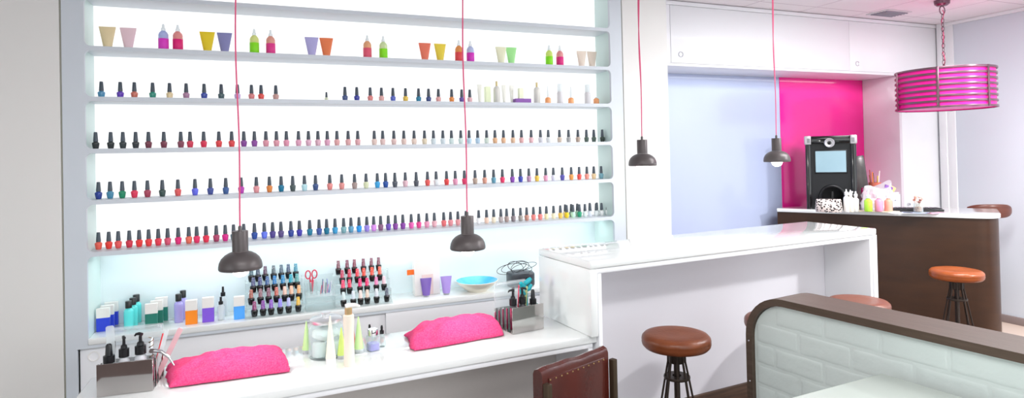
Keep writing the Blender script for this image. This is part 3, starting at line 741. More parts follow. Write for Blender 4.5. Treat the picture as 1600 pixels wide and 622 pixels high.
def ordw(n):
    w = ['zeroth', 'first', 'second', 'third', 'fourth', 'fifth', 'sixth', 'seventh', 'eighth', 'ninth', 'tenth', 'eleventh', 'twelfth', 'thirteenth', 'fourteenth',
         'fifteenth', 'sixteenth', 'seventeenth', 'eighteenth', 'nineteenth', 'twentieth']
    if n <= 20: return w[n]
    t = {2: 'twenty', 3: 'thirty', 4: 'forty', 5: 'fifty', 6: 'sixty'}[n//10]
    return t+'-'+w[n % 10] if n % 10 else {2: 'twentieth', 3: 'thirtieth', 4: 'fortieth', 5: 'fiftieth', 6: 'sixtieth'}[n//10]
def add_polish(x, y, z, rgb, label, group, sc=1.0):
    o = NP if first[0] else copy_tree(NP); first[0] = False
    o.location = (x, y, z); o.rotation_euler.z = random.uniform(-.5, .5); o.scale = (sc, sc, sc)
    o['label'] = label; o['group'] = group
    for c in o.children:
        if c.name.startswith('bottle_body'): tint(c, rgb)
    return o
ROW_B = [(158.5,(75,140,175)),(188,(95,50,175)),(210,(195,105,85)),(238.6,(25,135,115)),(265,(228,208,165)),(291,(165,120,150)),(319,(45,65,155)),(345.7,(60,85,90)),
 (371,(195,170,210)),(393,(212,128,128)),(408,(250,85,75)),(431,(188,145,138)),(510,(205,210,185)),(539,(55,75,125)),(557.5,(45,50,150)),(578.5,(232,140,135)),(596,(218,168,162)),
 (614,(75,95,185)),(633.6,(240,205,80)),(654,(0,120,155)),(669.6,(45,65,125)),(685,(228,172,168)),(705.7,(230,145,65)),(721.4,(90,65,150)),(734,(226,182,186))]
ROW_C = [(149.5,(35,40,40)),(173,(36,42,42)),(192,(40,50,52)),(212,(45,50,55)),(232,(115,45,65)),(256,(120,50,70)),(282.5,(135,65,85)),(297,(205,50,80)),(318.3,(210,35,75)),
 (342,(250,75,80)),(362,(250,80,85)),(381,(135,65,150)),(397.5,(140,70,155)),(415.5,(235,165,180)),(432,(222,158,172)),(447.5,(240,165,190)),(466.4,(240,180,205)),(482,(235,190,210)),
 (496.8,(245,200,215)),(511.4,(225,170,195)),(526.5,(250,190,190)),(544,(250,195,195)),(559,(245,190,195)),(584.8,(240,215,205)),(598,(238,210,205)),(615.4,(245,215,210)),(631,(240,215,205)),
 (647,(228,208,195)),(663.3,(228,215,190)),(677.3,(225,235,238)),(692,(225,235,238)),(705.4,(220,235,232)),(720,(220,235,230)),(733,(190,215,228)),(746.4,(190,215,232)),(760.4,(200,210,200)),
 (773.4,(222,180,140)),(786.7,(225,185,150)),(801.5,(228,195,165)),(814.8,(245,195,195)),(830,(245,200,205)),(844.5,(200,200,205)),(856.7,(205,208,208)),(874.2,(195,180,165)),(888.4,(165,165,165)),
 (903,(180,160,145)),(916.3,(75,95,85)),(927.8,(75,95,85)),(941,(45,60,50))]
ROW_D = [(153.9,(25,55,140)),(172,(65,135,165)),(191,(0,135,95)),(210,(220,45,85)),(230.4,(165,60,85)),(253.6,(50,75,70)),(278,(240,100,100)),(304.7,(100,105,220)),(328.7,(60,75,145)),(352.8,(55,90,145)),
 (376.8,(180,60,170)),(400.6,(245,170,175)),(421,(240,150,70)),(439.3,(0,115,150)),(457.4,(70,85,85)),(475.7,(180,215,220)),(493,(55,80,130)),(515.3,(250,155,150)),(534,(248,165,160)),(554,(160,140,135)),
 (572,(215,220,185)),(589.6,(50,160,210)),(602.5,(25,75,155)),(617,(80,85,95)),(633.3,(245,205,215)),(650.3,(75,80,90)),(668,(255,105,100)),(681.5,(225,228,230)),(697.8,(255,80,80)),(711.4,(235,165,195)),
 (725.6,(210,50,100)),(742.3,(175,155,140)),(757.3,(205,150,130)),(771.3,(95,150,170)),(785,(220,50,100)),(800.5,(130,65,165)),(813.3,(45,60,165)),(826.4,(175,135,165)),(839,(240,205,80)),(852.7,(240,175,205)),
 (864.7,(230,232,245)),(878.6,(80,75,160)),(892.6,(240,165,80)),(905,(250,90,80)),(917,(230,150,135)),(927.8,(225,200,155)),(939.3,(110,160,175))]
ROW_E = [(153.9,(255,105,85)),(170,(240,55,45)),(184.8,(255,95,95)),(202,(195,30,60)),(217.5,(240,50,50)),(232.3,(250,60,65)),(247.3,(235,55,80)),(262,(200,75,105)),(278.5,(210,20,110)),(295,(250,120,95)),
 (307.4,(215,35,95)),(322,(225,35,75)),(338,(165,55,95)),(352,(205,20,130)),(365,(60,110,120)),(381,(45,60,110)),(397.6,(30,70,150)),(413,(95,115,215)),(426,(75,60,135)),(439,(85,70,125)),(454.6,(35,60,145)),
 (467.8,(55,45,160)),(484,(0,115,145)),(498.6,(60,85,155)),(510.4,(0,110,140)),(523.5,(50,150,195)),(537,(120,165,170)),(548.4,(90,150,180)),(561,(25,150,220)),(573.2,(150,130,210)),(584,(205,140,215)),
 (594.8,(130,85,120)),(606.8,(105,75,175)),(617.8,(130,60,150)),(629.5,(130,55,155)),(642.6,(250,105,195)),(654.4,(250,80,165)),(667,(245,165,200)),(678.7,(240,190,200)),(693.4,(250,125,130)),
 (704,(250,165,175)),(715.5,(250,175,180)),(728,(250,170,160)),(748,(240,240,240)),(760.3,(238,208,190)),(771.5,(225,215,195)),(782.7,(165,155,155)),(791.7,(160,140,135)),(802,(125,115,120)),(813.3,(150,145,140)),
 (823,(180,130,115)),(833.6,(235,140,135)),(844,(245,145,140)),(853.8,(225,220,180)),(865,(238,230,200)),(875.6,(250,210,100)),(885.5,(250,220,10)),(895.3,(190,225,205)),(905.4,(0,145,105)),
 (914,(225,235,235)),(922,(215,220,228)),(931.5,(232,238,238)),(940,(235,238,238)),(949,(225,232,230))]
YP = 3.50
for lst, zi, yl, rn, gr in ((ROW_B, 2, (145, 150), 'second product shelf', 'nail polish on the second product shelf'),
                    (ROW_C, 3, (220, 212), 'middle product shelf', 'nail polish on the middle product shelf'),
                    (ROW_D, 4, (298, 270), 'fourth product shelf', 'nail polish on the fourth product shelf'),
                    (ROW_E, 5, (378, 328), 'lowest lit shelf', 'nail polish on the lowest lit shelf')):
    n = len(lst); names = [cname(c) for _, c in lst]
    for i, (px, rgb) in enumerate(lst):
        t = (px-150)/790; p = at_y(px, yl[0]+(yl[1]-yl[0])*t, YP)
        if lst is ROW_B: pos = ordw(i+1)+' from left'
        else: pos = ordw(i+1)+' from left' if i < n/2 else ordw(n-i)+' from right'
        nb = ('beside the '+names[1] if i == 0 else 'beside the '+names[n-2] if i == n-1 else 'between '+names[i-1]+' and '+names[i+1])
        small = px == 510 and lst is ROW_B
        add_polish(p.x, YP, ZB[zi]+TH, rgb, ('tiny ' if small else '')+names[i]+' nail polish '+nb+', '+pos+' on '+rn, gr, .62 if small else 1)
for i, (px, rgb) in enumerate([(883, (236, 214, 150)), (892.5, (120, 160, 150)), (902, (180, 210, 190)), (921.5, (210, 215, 222)), (932.5, (226, 230, 232))]):
    p = at_y(px, 325, 3.555)
    add_polish(p.x, 3.555, ZB[5]+TH, rgb, ordw(i+1)+' from left of the nail polishes in the back row, lowest lit shelf', 'back row on the lowest lit shelf')

# ------------------------------------------------------------------ tubes and bottles on the top product shelf
def tube_mb(r_top, r_bot, h):                          # squeeze tube standing on its cap: wide flat seam up
    rings = []
    for t in (0, .03, .5, .9, 1.0):
        w = r_bot+(r_top-r_bot)*t; d = r_bot*(1-t)+.0015
        rings.append([(w*math.cos(a), d*math.sin(a), h*.09+h*.91*t) for a in [2*PI*i/20 for i in range(20)]])
    return MB().loft(rings)
def tube_proto(r_top=.037, r_bot=.018, h=.113):
    t = thing('squeeze_tube', '', 'tube')
    tube_mb(r_top, r_bot, h).build('tube_body', TUBEM, t)
    MB().lathe([(0, 0), (r_bot*.85, 0), (r_bot*.9, h*.02), (r_bot*.9, h*.085), (0, h*.089)], 18).build('cap', FROST, t)
    return t
def lotion_proto():
    t = thing('lotion_bottle', '', 'bottle')
    MB().lathe([(0, 0), (.0215, 0), (.0232, .003), (.0232, .072), (.0218, .076), (.0228, .079), (.0225, .086), (.019, .096), (.012, .104), (.010, .106), (0, .106)], 22).build('bottle_body', TINT, t)
    MB().lathe([(.0234, .012), (.0238, .0125), (.0238, .0655), (.0234, .066)], 22).build('label_band', TUBEM, t)
    MB().lathe([(0, .1065), (.0105, .1065), (.0105, .118), (.007, .122), (.0055, .137), (.003, .141), (0, .141)], 14).build('nozzle', FROST, t)
    return t
TP, LP = tube_proto(), lotion_proto(); ft, fl = [True], [True]
ZA = ZB[1]+TH
def place(proto, flag, x, y, z, label, group, rz=0, sc=1):
    o = proto if flag[0] else copy_tree(proto); flag[0] = False
    o.location = (x, y, z); o['label'] = label; o['group'] = group; o.rotation_euler.z = rz; o.scale = (sc,)*3; return o
G = 'tubes on the top product shelf'
for px, rgb, lab in ((168, (232, 215, 175), 'beige squeeze tube at far left of the top product shelf'), (200.5, (232, 206, 212), 'pale pink squeeze tube beside the beige one, top product shelf'),
    (324, (255, 230, 40), 'bright yellow squeeze tube beside the slate-blue one, top product shelf'), (351, (130, 130, 175), 'slate-blue squeeze tube beside the yellow one, top product shelf'),
    (487, (170, 165, 205), 'lilac squeeze tube beside an orange one, top product shelf'), (510, (255, 145, 90), 'orange squeeze tube beside the lilac one, top product shelf'),
    (663.7, (255, 140, 110), 'coral squeeze tube beside a yellow one, top product shelf'), (687.6, (253, 232, 80), 'soft yellow squeeze tube beside the coral one, top product shelf'),
    (782.7, (224, 224, 198), 'greyish cream squeeze tube beside the mint green one, top shelf'), (798.6, (176, 238, 160), 'mint green squeeze tube on the top product shelf'),
    (908.5, (238, 226, 212), 'left cream squeeze tube at right end of top product shelf'), (924.7, (238, 226, 212), 'rightmost cream squeeze tube on the top product shelf')):
    p = at_y(px, 60+(px-150)*.035, YP); o = place(TP, ft, p.x, YP, ZA, lab, G, -.05)
    for c in o.children:
        if c.name.startswith('tube_body'): tint(c, rgb)
for px, body, lb, lab in ((255.5, (170, 180, 220), (222, 50, 190), 'bluish bottle with magenta label beside the pink one, top shelf left'),
    (278, (250, 165, 160), (245, 20, 130), 'salmon bottle with hot pink label at left of top product shelf'),
    (397.5, (232, 240, 150), (130, 215, 0), 'pale lime bottle with green label, leftmost green one on top shelf'),
    (423, (248, 180, 160), (240, 55, 150), 'peach bottle with pink label right of the leftmost lime bottle'),
    (574, (252, 190, 140), (245, 95, 125), 'apricot bottle with rose label in the middle of top product shelf'),
    (599, (220, 236, 180), (130, 215, 0), 'pale lime bottle with green label beside the apricot one'),
    (717, (255, 170, 90), (255, 80, 85), 'orange bottle with red label beside the pendant cord, top shelf'),
    (735, (185, 195, 225), (205, 40, 180), 'bluish bottle with purple label right of the pendant cord'),
    (858, (215, 235, 120), (130, 215, 0), 'yellow-green bottle with green label at right of top product shelf'),
    (874.7, (250, 170, 170), (240, 30, 140), 'salmon bottle with hot pink label at right of top shelf')):
    p = at_y(px, 65+(px-150)*.03, YP); o = place(LP, fl, p.x, YP, ZA, lab, 'lotion bottles on the top product shelf')
    for c in o.children:
        if c.name.startswith('bottle_body'): tint(c, body)
        if c.name.startswith('label_band'): tint(c, lb)

# ------------------------------------------------------------------ right part of the second product shelf
ZR = ZB[2]+TH
def P2(px, py=150): return at_y(px, py, YP).x
KP = mpp(at_y(840, 150, YP))
ft2 = [True]; TP2 = tube_proto(.0165, .008, .116)
for px, lab in ((749.5, 'slim white tube left of the green box, second product shelf'), (787.6, 'slim white tube right of the gold-capped bottle, second shelf'), (799.5, 'slim white tube just left of the purple box')):
    o = place(TP2, ft2, P2(px), YP, ZR, lab, 'slim white tubes on the second shelf')
    for c in o.children:
        if c.name.startswith('tube_body'): tint(c, (226, 226, 218))
def simple_box(name, x, y, z, w, d, h, rgb, label, rz=0, group=None, cat='box'):
    o = MB().box(-w/2, -d/2, 0, w/2, d/2, h, .001, 1).build(name, TSAT); tint(o, rgb); o.location = (x, y, z); o.rotation_euler.z = rz
    return tag(o, label, cat, group)
simple_box('carton', P2(761.7), YP, ZR, .033, .033, .103, (206, 214, 178), 'pale green upright carton between white tube and gold-capped bottle')
simple_box('purple_carton', P2(813.5), YP-.02, ZR, .105, .05, .030, (122, 72, 150), 'flat purple carton lying on the second product shelf')
simple_box('carton', P2(811.4), YP-.02, ZR+.030, .029, .029, .066, (212, 218, 188), 'small pale green carton standing on the purple carton')
def gold_bottle(px, lab):
    t = thing('serum_bottle', lab, 'bottle', (P2(px), YP, ZR), 0, 'gold-capped bottles on the second shelf')
    MB().lathe([(0, 0), (.019, 0), (.021, .003), (.021, .088), (.018, .100), (.009, .108), (0, .108)], 20).build('bottle_body', mat('pale_serum', (224, 222, 214), .3), t)
    MB().lathe([(0, .1085), (.007, .1085), (.0065, .138), (0, .138)], 12).build('cap', mat('gold_cap', (214, 196, 140), .35), t)
gold_bottle(776.3, 'white bottle with gold cap right of the green carton'); gold_bottle(839, 'white bottle with gold cap right of the purple carton')
def oil_bottle(px, lab, tall):
    t = thing('oil_bottle', lab, 'bottle', (P2(px), YP, ZR), 0, 'orange oil bottles on the second shelf')
    MB().lathe([(0, 0), (.017, 0), (.019, .003), (.019, .036), (.014, .042), (.008, .045), (0, .045)], 18).build('bottle_body', mat('orange_oil', (255, 176, 120), .2), t)
    if tall: MB().lathe([(0, .0455), (.007, .0455), (.006, .085), (.0035, .115), (0, .118)], 12).build('dropper', FROST, t)
    else: MB().lathe([(0, .0455), (.009, .0455), (.009, .050), (0, .050)], 12).build('cap', FROST, t)
oil_bottle(856, 'orange oil bottle with dropper right of the second gold-capped bottle', True); oil_bottle(892, 'orange oil bottle with dropper between two tall clear bottles', True)
oil_bottle(931.5, 'short orange oil bottle at right end of the second shelf', False)
for px, lab in ((875, 'tall clear bottle between the two orange dropper bottles'), (918, 'tall clear bottle left of the short orange bottle')):
    t = thing('clear_bottle', lab, 'bottle', (P2(px), YP, ZR), 0, 'tall clear bottles on the second shelf')
    MB().lathe([(0, 0), (.018, 0), (.020, .003), (.020, .075), (.016, .083), (0, .083)], 18).build('bottle_body', mat('milky_plastic', (226, 224, 226), .3), t)
    MB().lathe([(0, .0835), (.016, .0835), (.016, .132), (0, .133)], 18).build('overcap', FROST, t)

# ------------------------------------------------------------------ things on the niche ledge
def split_box(px, py, wpx, hpx, rgb, label, group=None, d=.035, rz=0):
    p = at_z(px, py, ZN); k = mpp(p); w, h = wpx*k, hpx*k
    t = thing('product_box', label, 'box', (p.x, min(p.y+d/2, YNB-d/2-.003), ZN), rz, group)
    o = MB().box(-w/2, -d/2, 0, w/2, d/2, h*.58, .0008, 1).build('coloured_half', TSAT, t); tint(o, rgb)
    MB().box(-w/2, -d/2, h*.58, w/2, d/2, h, .0008, 1).build('white_half', OFFW, t)
for i, (px, py) in enumerate(((161, 518), (167.5, 513.5), (174, 508.5))):
    split_box(px, py, 18, 36, (16, 48, 178), ['blue and white box in front of the blue row', 'blue and white box in the middle of the blue row', 'blue and white box at the back of the blue row'][i], 'blue and white boxes', .018)
for i, (px, py) in enumerate(((236.5, 512), (245, 507), (252.5, 502))):
    split_box(px, py, 17, 37, (0, 98, 84), ['dark green and white box in front of the green row', 'dark green and white box in the middle of the green row', 'dark green and white box at the back of the green row'][i], 'green and white boxes', .018)
split_box(299, 507, 16.5, 37, (250, 140, 10), 'orange and white box right of the lilac bottles')
split_box(325.3, 503.5, 16.5, 38, (106, 66, 184), 'purple and white box right of the orange box')
split_box(374, 499, 15.6, 35, (64, 146, 220), 'sky blue and white box left of the polish rack')
def square_bottle(px, py, wpx, hpx, rgb, label, group):
    p = at_z(px, py, ZN); k = mpp(p); t = thing('remover_bottle', label, 'bottle', (p.x, p.y, ZN), .1, group); h = hpx*k; r = wpx*k/2
    o = MB().lathe([(0, 0), (r*.94, 0), (r, .003), (r, h*.62), (r*.9, h*.68), (r*.55, h*.73), (r*.5, h*.75), (0, h*.75)], 22, sy=.8).build('bottle_body', POLISH, t); tint(o, rgb)
    MB().lathe([(0, h*.752), (r*.68, h*.752), (r*.68, h*.985), (r*.62, h), (0, h)], 18).build('cap', BLACK, t)
for i, (px, py) in enumerate(((201.5, 513.5), (208, 508.5), (213.5, 503.5))):
    square_bottle(px, py, 13.5, 43, (84, 206, 204), ['turquoise bottle with black cap at the front of three', 'turquoise bottle with black cap in the middle of three', 'turquoise bottle with black cap at the back of three'][i], 'turquoise bottles')
for i, (px, py) in enumerate(((279.5, 503.5), (286.5, 498))):
    square_bottle(px, py, 12.5, 44, (172, 166, 224), ['lilac bottle with black cap in front', 'lilac bottle with black cap behind the front one'][i], 'lilac bottles')
for i, (px, py, h) in enumerate(((345.5, 500, 36), (349, 494, 46))):
    p = at_z(px, py, ZN); k = mpp(p)
    t = thing('dropper_bottle', ['short clear bottle with black cap right of the purple box', 'taller clear bottle with black cap behind the short clear one'][i], 'bottle', (p.x, p.y, ZN), 0, 'clear bottles with black caps')
    MB().lathe([(0, 0), (4.6*k, 0), (5*k, .003), (5*k, h*.58*k), (2.4*k, h*.68*k), (0, h*.68*k)], 16).build('bottle_body', FROST, t)
    MB().lathe([(0, h*.682*k), (3.4*k, h*.682*k), (3.4*k, h*.80*k), (1.8*k, h*.82*k), (1.5*k, h*k), (0, h*k)], 14).build('cap', BLACK, t)

# racks of gel polish
def gel_proto():
    t = thing('gel_polish', '', 'gel polish')
    MB().lathe([(0, 0), (.0110, 0), (.0130, .002), (.0146, .012), (.0165, .026), (.0168, .031), (.0150, .035), (.0098, .037), (0, .037)], 18).build('bottle_body', BLACKG, t)
    MB().lathe([(0, .0372), (.0102, .0372), (.0106, .041), (.0082, .076), (.0072, .079), (0, .0795)], 16).build('cap', DOTS, t)
    return t
GP = gel_proto(); fg = [True]
R1 = [([(392.5,441),(403,440),(414.4,438.8),(427.5,437.5),(439.5,436.2),(450.5,434.8),(462,433.5)], [(70,100,110),(60,75,95),(85,60,80),(75,90,95),(60,85,100),(55,75,100),(60,130,150)]),
      ([(395.7,457.5),(406.3,456.5),(417.6,455.2),(429,454),(442,452.8),(454.4,451.5),(464,450.5)], [(60,70,110),(55,65,115),(50,90,140),(0,110,170),(0,120,170),(0,150,170),(70,140,140)]),
      ([(392.5,476.5),(407,475),(419.7,473.5),(432,472.2),(445,471),(455.4,469.6),(467,468)], [(150,85,70),(130,90,100),(120,75,95),(180,90,75),(222,182,165),(228,182,152),(232,170,110)]),
      ([(397.5,495.6),(411,493.8),(423.6,492.4),(437.8,490.8),(451,489.2),(466,487.6)], [(125,40,95),(115,50,140),(120,70,170),(130,120,210),(165,170,215),(205,165,40)])]
R2 = [([(528.6,429.5),(542.4,428),(553.7,427),(567.8,425.6),(580.2,424.2),(591.5,422.8)], [(115,70,80),(110,55,75),(120,60,75),(115,65,80),(115,65,80),(110,60,75)]),
      ([(534.6,444),(546,443),(558.3,441.8),(568.6,440.8),(581.3,439.6),(593.3,438.4)], [(170,50,80),(190,45,75),(220,50,70),(240,90,70),(250,80,45),(255,110,80)]),
      ([(536,460),(546.3,459),(562.5,457.3),(573.5,456.2),(588,454.9),(600,453.6)], [(225,50,95),(220,40,80),(230,20,110),(235,30,110),(230,130,180),(235,200,210)]),
      ([(536.7,479),(552,477.4),(563.3,476),(573.9,474.9),(588.4,473.4),(604.3,471.8)], [(190,205,205),(205,215,225),(222,202,196),(226,202,186),(205,210,220),(70,80,95)])]
GN = {'slate': (70, 85, 100), 'navy': (58, 68, 112), 'plum': (112, 62, 80), 'teal': (60, 130, 150), 'blue': (10, 112, 170), 'cobalt': (50, 90, 140), 'turquoise': (0, 150, 170), 'sea-green': (70, 140, 140),
      'rust': (160, 86, 72), 'mauve': (125, 82, 98), 'beige': (224, 184, 155), 'amber': (232, 170, 110), 'berry': (125, 40, 95), 'violet': (116, 58, 155), 'lavender': (148, 145, 212), 'mustard': (205, 165, 40),
      'crimson': (185, 48, 78), 'red': (222, 48, 78), 'vermilion': (248, 84, 55), 'orange': (255, 110, 80), 'magenta': (232, 25, 110), 'orchid': (230, 130, 180), 'blush': (230, 202, 200), 'silver': (198, 210, 216), 'maroon': (115, 58, 76)}
def rack(rows, which, xa, xb):
    zs, ys = [], [3.565, 3.525, 3.485, 3.445]
    for (pts, cols), y in zip(rows, ys):
        z = sum(at_y(px, py, y).z for px, py in pts)/len(pts); zs.append(max(z, ZN+.006))
    t = thing('acrylic_rack', 'clear stepped acrylic rack holding the '+which+' group of gel polishes', 'rack', (0, 0, 0), 0, 'acrylic polish racks')
    for z, y in zip(zs, ys):
        MB().box(xa, y-.020, z-.004, xb, y+.020, z, .0005, 1).build('step', ACRY, t)
        MB().box(xa, y-.022, ZN+.001 if y < 3.45 else z-.05, xb, y-.0201, z+.004).build('riser', ACRY, t, False)
    for x in (xa-.003, xb+.0003):
        pts = [(3.424, ZN+.0005)] + [q for z, y in reversed(list(zip(zs, ys))) for q in ((y-.0215, z+.01), (y+.018, z+.01))] + [(3.586, ZN+.0005)]
        link('side', plate([pts], .0026, Matrix(((0, 0, 1, x+.0013), (1, 0, 0, 0), (0, 1, 0, 0), (0, 0, 0, 1)))), ACRY, t, False)
    rn = ['top row', 'second row', 'third row', 'bottom row']
    for ri, ((pts, cols), z, y) in enumerate(zip(rows, zs, ys)):
        for i, ((px, py), c) in enumerate(zip(pts, cols)):
            p = at_y(px, py-10, y); nm = min(GN, key=lambda n: sum((a-b)**2 for a, b in zip(GN[n], c)))
            o = place(GP, fg, p.x, y, z, nm+'-capped gel polish, '+ordw(i+1)+' from left in '+rn[ri]+' of '+which+' rack', 'gel polishes in the '+which+' rack', random.uniform(-.3, .3))
            for cc in o.children:
                if cc.name.startswith('cap'): tint(cc, c)
xr = lambda px, y=3.5: at_y(px, 460, y).x
rack(R1, 'left', xr(384), xr(472.5)); rack(R2, 'right', xr(523), xr(609))

# organiser with scissors
oz = thing('acrylic_organiser', 'clear acrylic desk organiser with drawer between the two polish racks', 'organiser', (xr(499.5), 3.50, ZN))
hw = (xr(523)-xr(476))/2-.004
MB().box(-hw, -.07, .0005, hw, .08, .004).box(-hw, -.07, .075, hw, .08, .079).box(-hw, -.07, .004, -hw+.003, .08, .13).box(hw-.003, -.07, .004, hw, .08, .11).box(-hw, .077, .004, hw, .08, .17).build('case', ACRY, oz, False)
MB().box(-hw+.006, -.074, .008, hw-.006, .06, .012).box(-hw+.006, -.074, .012, hw-.006, -.071, .040).build('drawer', ACRY, oz, False)
MB().box(-hw+.006, -.074, .044, hw-.006, .06, .047).box(-hw+.006, -.074, .047, hw-.006, -.071, .070).build('drawer', ACRY, oz, False)
MB().box(-hw+.008, -.03, .079, -.012, -.027, .15).box(-hw+.008, .04, .079, -.012, .043, .15).box(-hw+.008, -.027, .079, -hw+.011, .04, .15).box(-.015, -.027, .079, -.012, .04, .15).build('tall_cup', ACRY, oz, False)
sc = thing('scissors', 'scissors with red handles standing in the acrylic organiser', 'scissors', (xr(487), 3.506, ZN+.082))
for s in (-1, 1):
    M2 = Matrix.Rotation(s*.10, 4, 'Y')
    b = MB().box(-.006, -.001+s*.0012, 0, .006, .001+s*.0012, .075, .0008, 1, M=M2).build('blade', REDP if s > 0 else CHROME, sc)
    MB().tube([Vector((s*.017+.013*math.cos(2*PI*q/20), s*.002, .105+.022*math.sin(2*PI*q/20))) for q in range(20)], .0034, 8, True).build('handle_loop', REDP, sc)
    MB().tube([(s*.004, s*.002, .062), (s*.008, s*.002, .085)], .004, 8).build('shank', REDP, sc)
for i in range(8):
    x = .004+i*.0085 if i < 7 else .05
    o = MB().tube([(x, -.01+.01*(i % 3), 0), (x+random.uniform(-.006, .012), .0+.012*(i % 2), .045+.01*((i*7) % 4))], .0022, 6).build('nail_tool', TINT)
    tint(o, [(180, 60, 90), (60, 70, 120), (230, 200, 210), (80, 80, 90), (200, 120, 160), (120, 120, 180), (225, 225, 235), (60, 80, 150)][i])
    o.location = (xr(499.5), 3.50, ZN+.0795)
    tag(o, ['dark pink', 'navy', 'pale pink', 'grey', 'rose', 'lavender', 'white', 'royal blue'][i]+' nail tool lying among others right of the scissors', 'nail tool', 'nail tools in the organiser')

# white packs, tubes, bowl, device on the right of the ledge
wp_ = at_z(667, 460, ZN); k = mpp(wp_)
wb = thing('white_carton', 'large white carton with orange tag behind the purple tubes', 'box', (wp_.x, 3.555, ZN))
MB().box(-20*k, -.03, 0, 20*k, .03, 56*k, .002).build('carton_body', mat('translucent_carton', (244, 240, 236), .4), wb)
MB().box(-9*k, -.0315, .004, 9*k, -.0302, 32*k, .0004, 1).build('pink_panel', mat('pale_pink_print', (238, 214, 208), .5), wb)
MB().box(-31*k, -.02, 33*k, -20.2*k, -.016, 41*k, .001, 1, M=Matrix.Rotation(-.0, 4, 'Y')).build('orange_tag', mat('orange_tag', (252, 112, 30), .4), wb)
for px, py, rgb, lab in ((660, 456.5, (112, 84, 166), 'deep purple squeeze tube in front of the white carton'), (692, 454, (158, 134, 200), 'light purple squeeze tube at right of the white carton')):
    p = at_z(px, py+2, ZN)
    t = thing('squeeze_tube', lab, 'tube', (p.x, min(p.y, 3.49), ZN), -.1, 'purple tubes on the ledge')
    tint(tube_mb(.034, .021, .108).build('tube_body', TUBEM, t), rgb)
    MB().lathe([(0, 0), (.017, 0), (.0175, .0095), (0, .0095)], 16).build('cap', FROST, t)
bp_ = at_z(744, 453, ZN)
bw = thing('ceramic_bowl', 'wide shallow bowl, cream outside and turquoise inside, on the ledge', 'bowl', (bp_.x, 3.50, ZN)); RB = .128; BHS = .86
o1 = MB().lathe([(0, 0), (RB*.46, 0), (RB*.5, .006), (RB*.66, .022), (RB*.86, .046), (RB*1.0, .068), (RB*1.005, .072), (RB*.985, .0735)], 48, M=Matrix.Diagonal((1, 1, BHS, 1))).build('outside', CERAM, bw)
MB().lathe([(RB*.985, .0735), (RB*.955, .070), (RB*.82, .050), (RB*.62, .032), (RB*.4, .020), (0, .018)], 48, M=Matrix.Diagonal((1, 1, BHS, 1))).build('inside', CYAN, bw)
dp_ = at_z(818, 448, ZN)
dv_ = thing('black_device', 'dark grey electric nail device on the ledge beside the bar', 'device', (dp_.x, 3.51, ZN))
MB().prism([(x*.082, y*.075) for x, y in [(math.copysign(abs(math.cos(t))**.6, math.cos(t)), math.copysign(abs(math.sin(t))**.6, math.sin(t))) for t in [2*PI*i/28 for i in range(28)]]], 0, .085, .012, 3).build('housing', mat('dark_device', (62, 66, 72), .35), dv_)
for i in range(6): MB().box(-.062+i*.017, -.0785, .018, -.062+i*.017+.008, -.0745, .062, .001, 1).build('vent_slot', BLACK, dv_)
cp_ = []
for i in range(160):
    t = i/160*2*PI*4.5
    rr = .062+.030*math.sin(t*.37)
    cp_.append((-.02+rr*math.cos(t)*1.25+.02*math.sin(t*.21), -.005+.025*math.sin(t*.6), .112+.034*math.sin(t+.6*math.sin(t*.3))+.006*math.sin(t*.5)))
cp_ = [(.03, .0, .080), (.02, 0, .09)]+cp_
cbl = MB().tube(cp_, .0018, 6).build('cable', BLACK); cbl.location = (dp_.x, 3.51, ZN)
tag(cbl, 'tangled thin black cable heaped over the dark device', 'cable')

# ------------------------------------------------------------------ on the manicure counter
ZT = .75
def towel(name, label, c, lx, ly, rz, hmax, seed):
    nx_, ny_ = 60, 40; verts = []; faces = []
    for j in range(ny_+1):
        for i in range(nx_+1):
            u, v = i/nx_*2-1, j/ny_*2-1
            ex_ = max(0, 1-(max(0, -u-.35)/.65)**1.7) if u < 0 else max(0, 1-abs(u)**6); ev = max(0, 1-abs(v)**2.6)
            hump = hmax*(ex_**.42)*(ev**.6)*(1+.06*u)
            q = Vector((u*2.2+seed, v*1.6, seed))
            wr = .012*noise.noise(q*1.1)+.007*noise.noise(q*2.7)+.006*noise.noise(Vector((u*5+v*2, v*1.2-u, seed*2)))*(1 if u < -.2 else .4)
            fold = .010*math.exp(-((v+.45-.12*math.sin(u*3+seed))/.12)**2)*math.sin(u*6+seed)
            z = .004+hump+(wr+fold)*min(1, hump/.02)
            sk = 1+.05*noise.noise(Vector((v*2, seed, 0)))
            px_ = u*lx/2*sk+.012*noise.noise(Vector((v*3, 4+seed, u)))-.02*v*(1 if seed < 5 else -1)
            py_ = v*ly/2*(1+.06*noise.noise(Vector((u*2, 9+seed, 0))))
            verts.append((px_, py_, max(z, .003)))
            if i and j:
                b = j*(nx_+1)+i; faces.append((b-nx_-2, b-nx_-1, b, b-1))
    me = bpy.data.meshes.new(name); me.from_pydata(verts, [], faces); me.update()
    o = link(name, me, TOWEL, None, True, 180); o.location = (c[0], c[1], ZT); o.rotation_euler.z = rz
    md = o.modifiers.new('thick', 'SOLIDIFY'); md.thickness = .005; md.offset = 1
    return tag(o, label, 'towel', 'pink towels on the manicure counter')
towel('hand_towel', 'left hot pink terry towel draped over an arm rest', (-.125, 2.575), .40, .235, -.03, .062, 1.7)
towel('hand_towel', 'right hot pink terry towel beside the steel caddy', (.785, 2.615), .41, .235, .09, .066, 8.3)

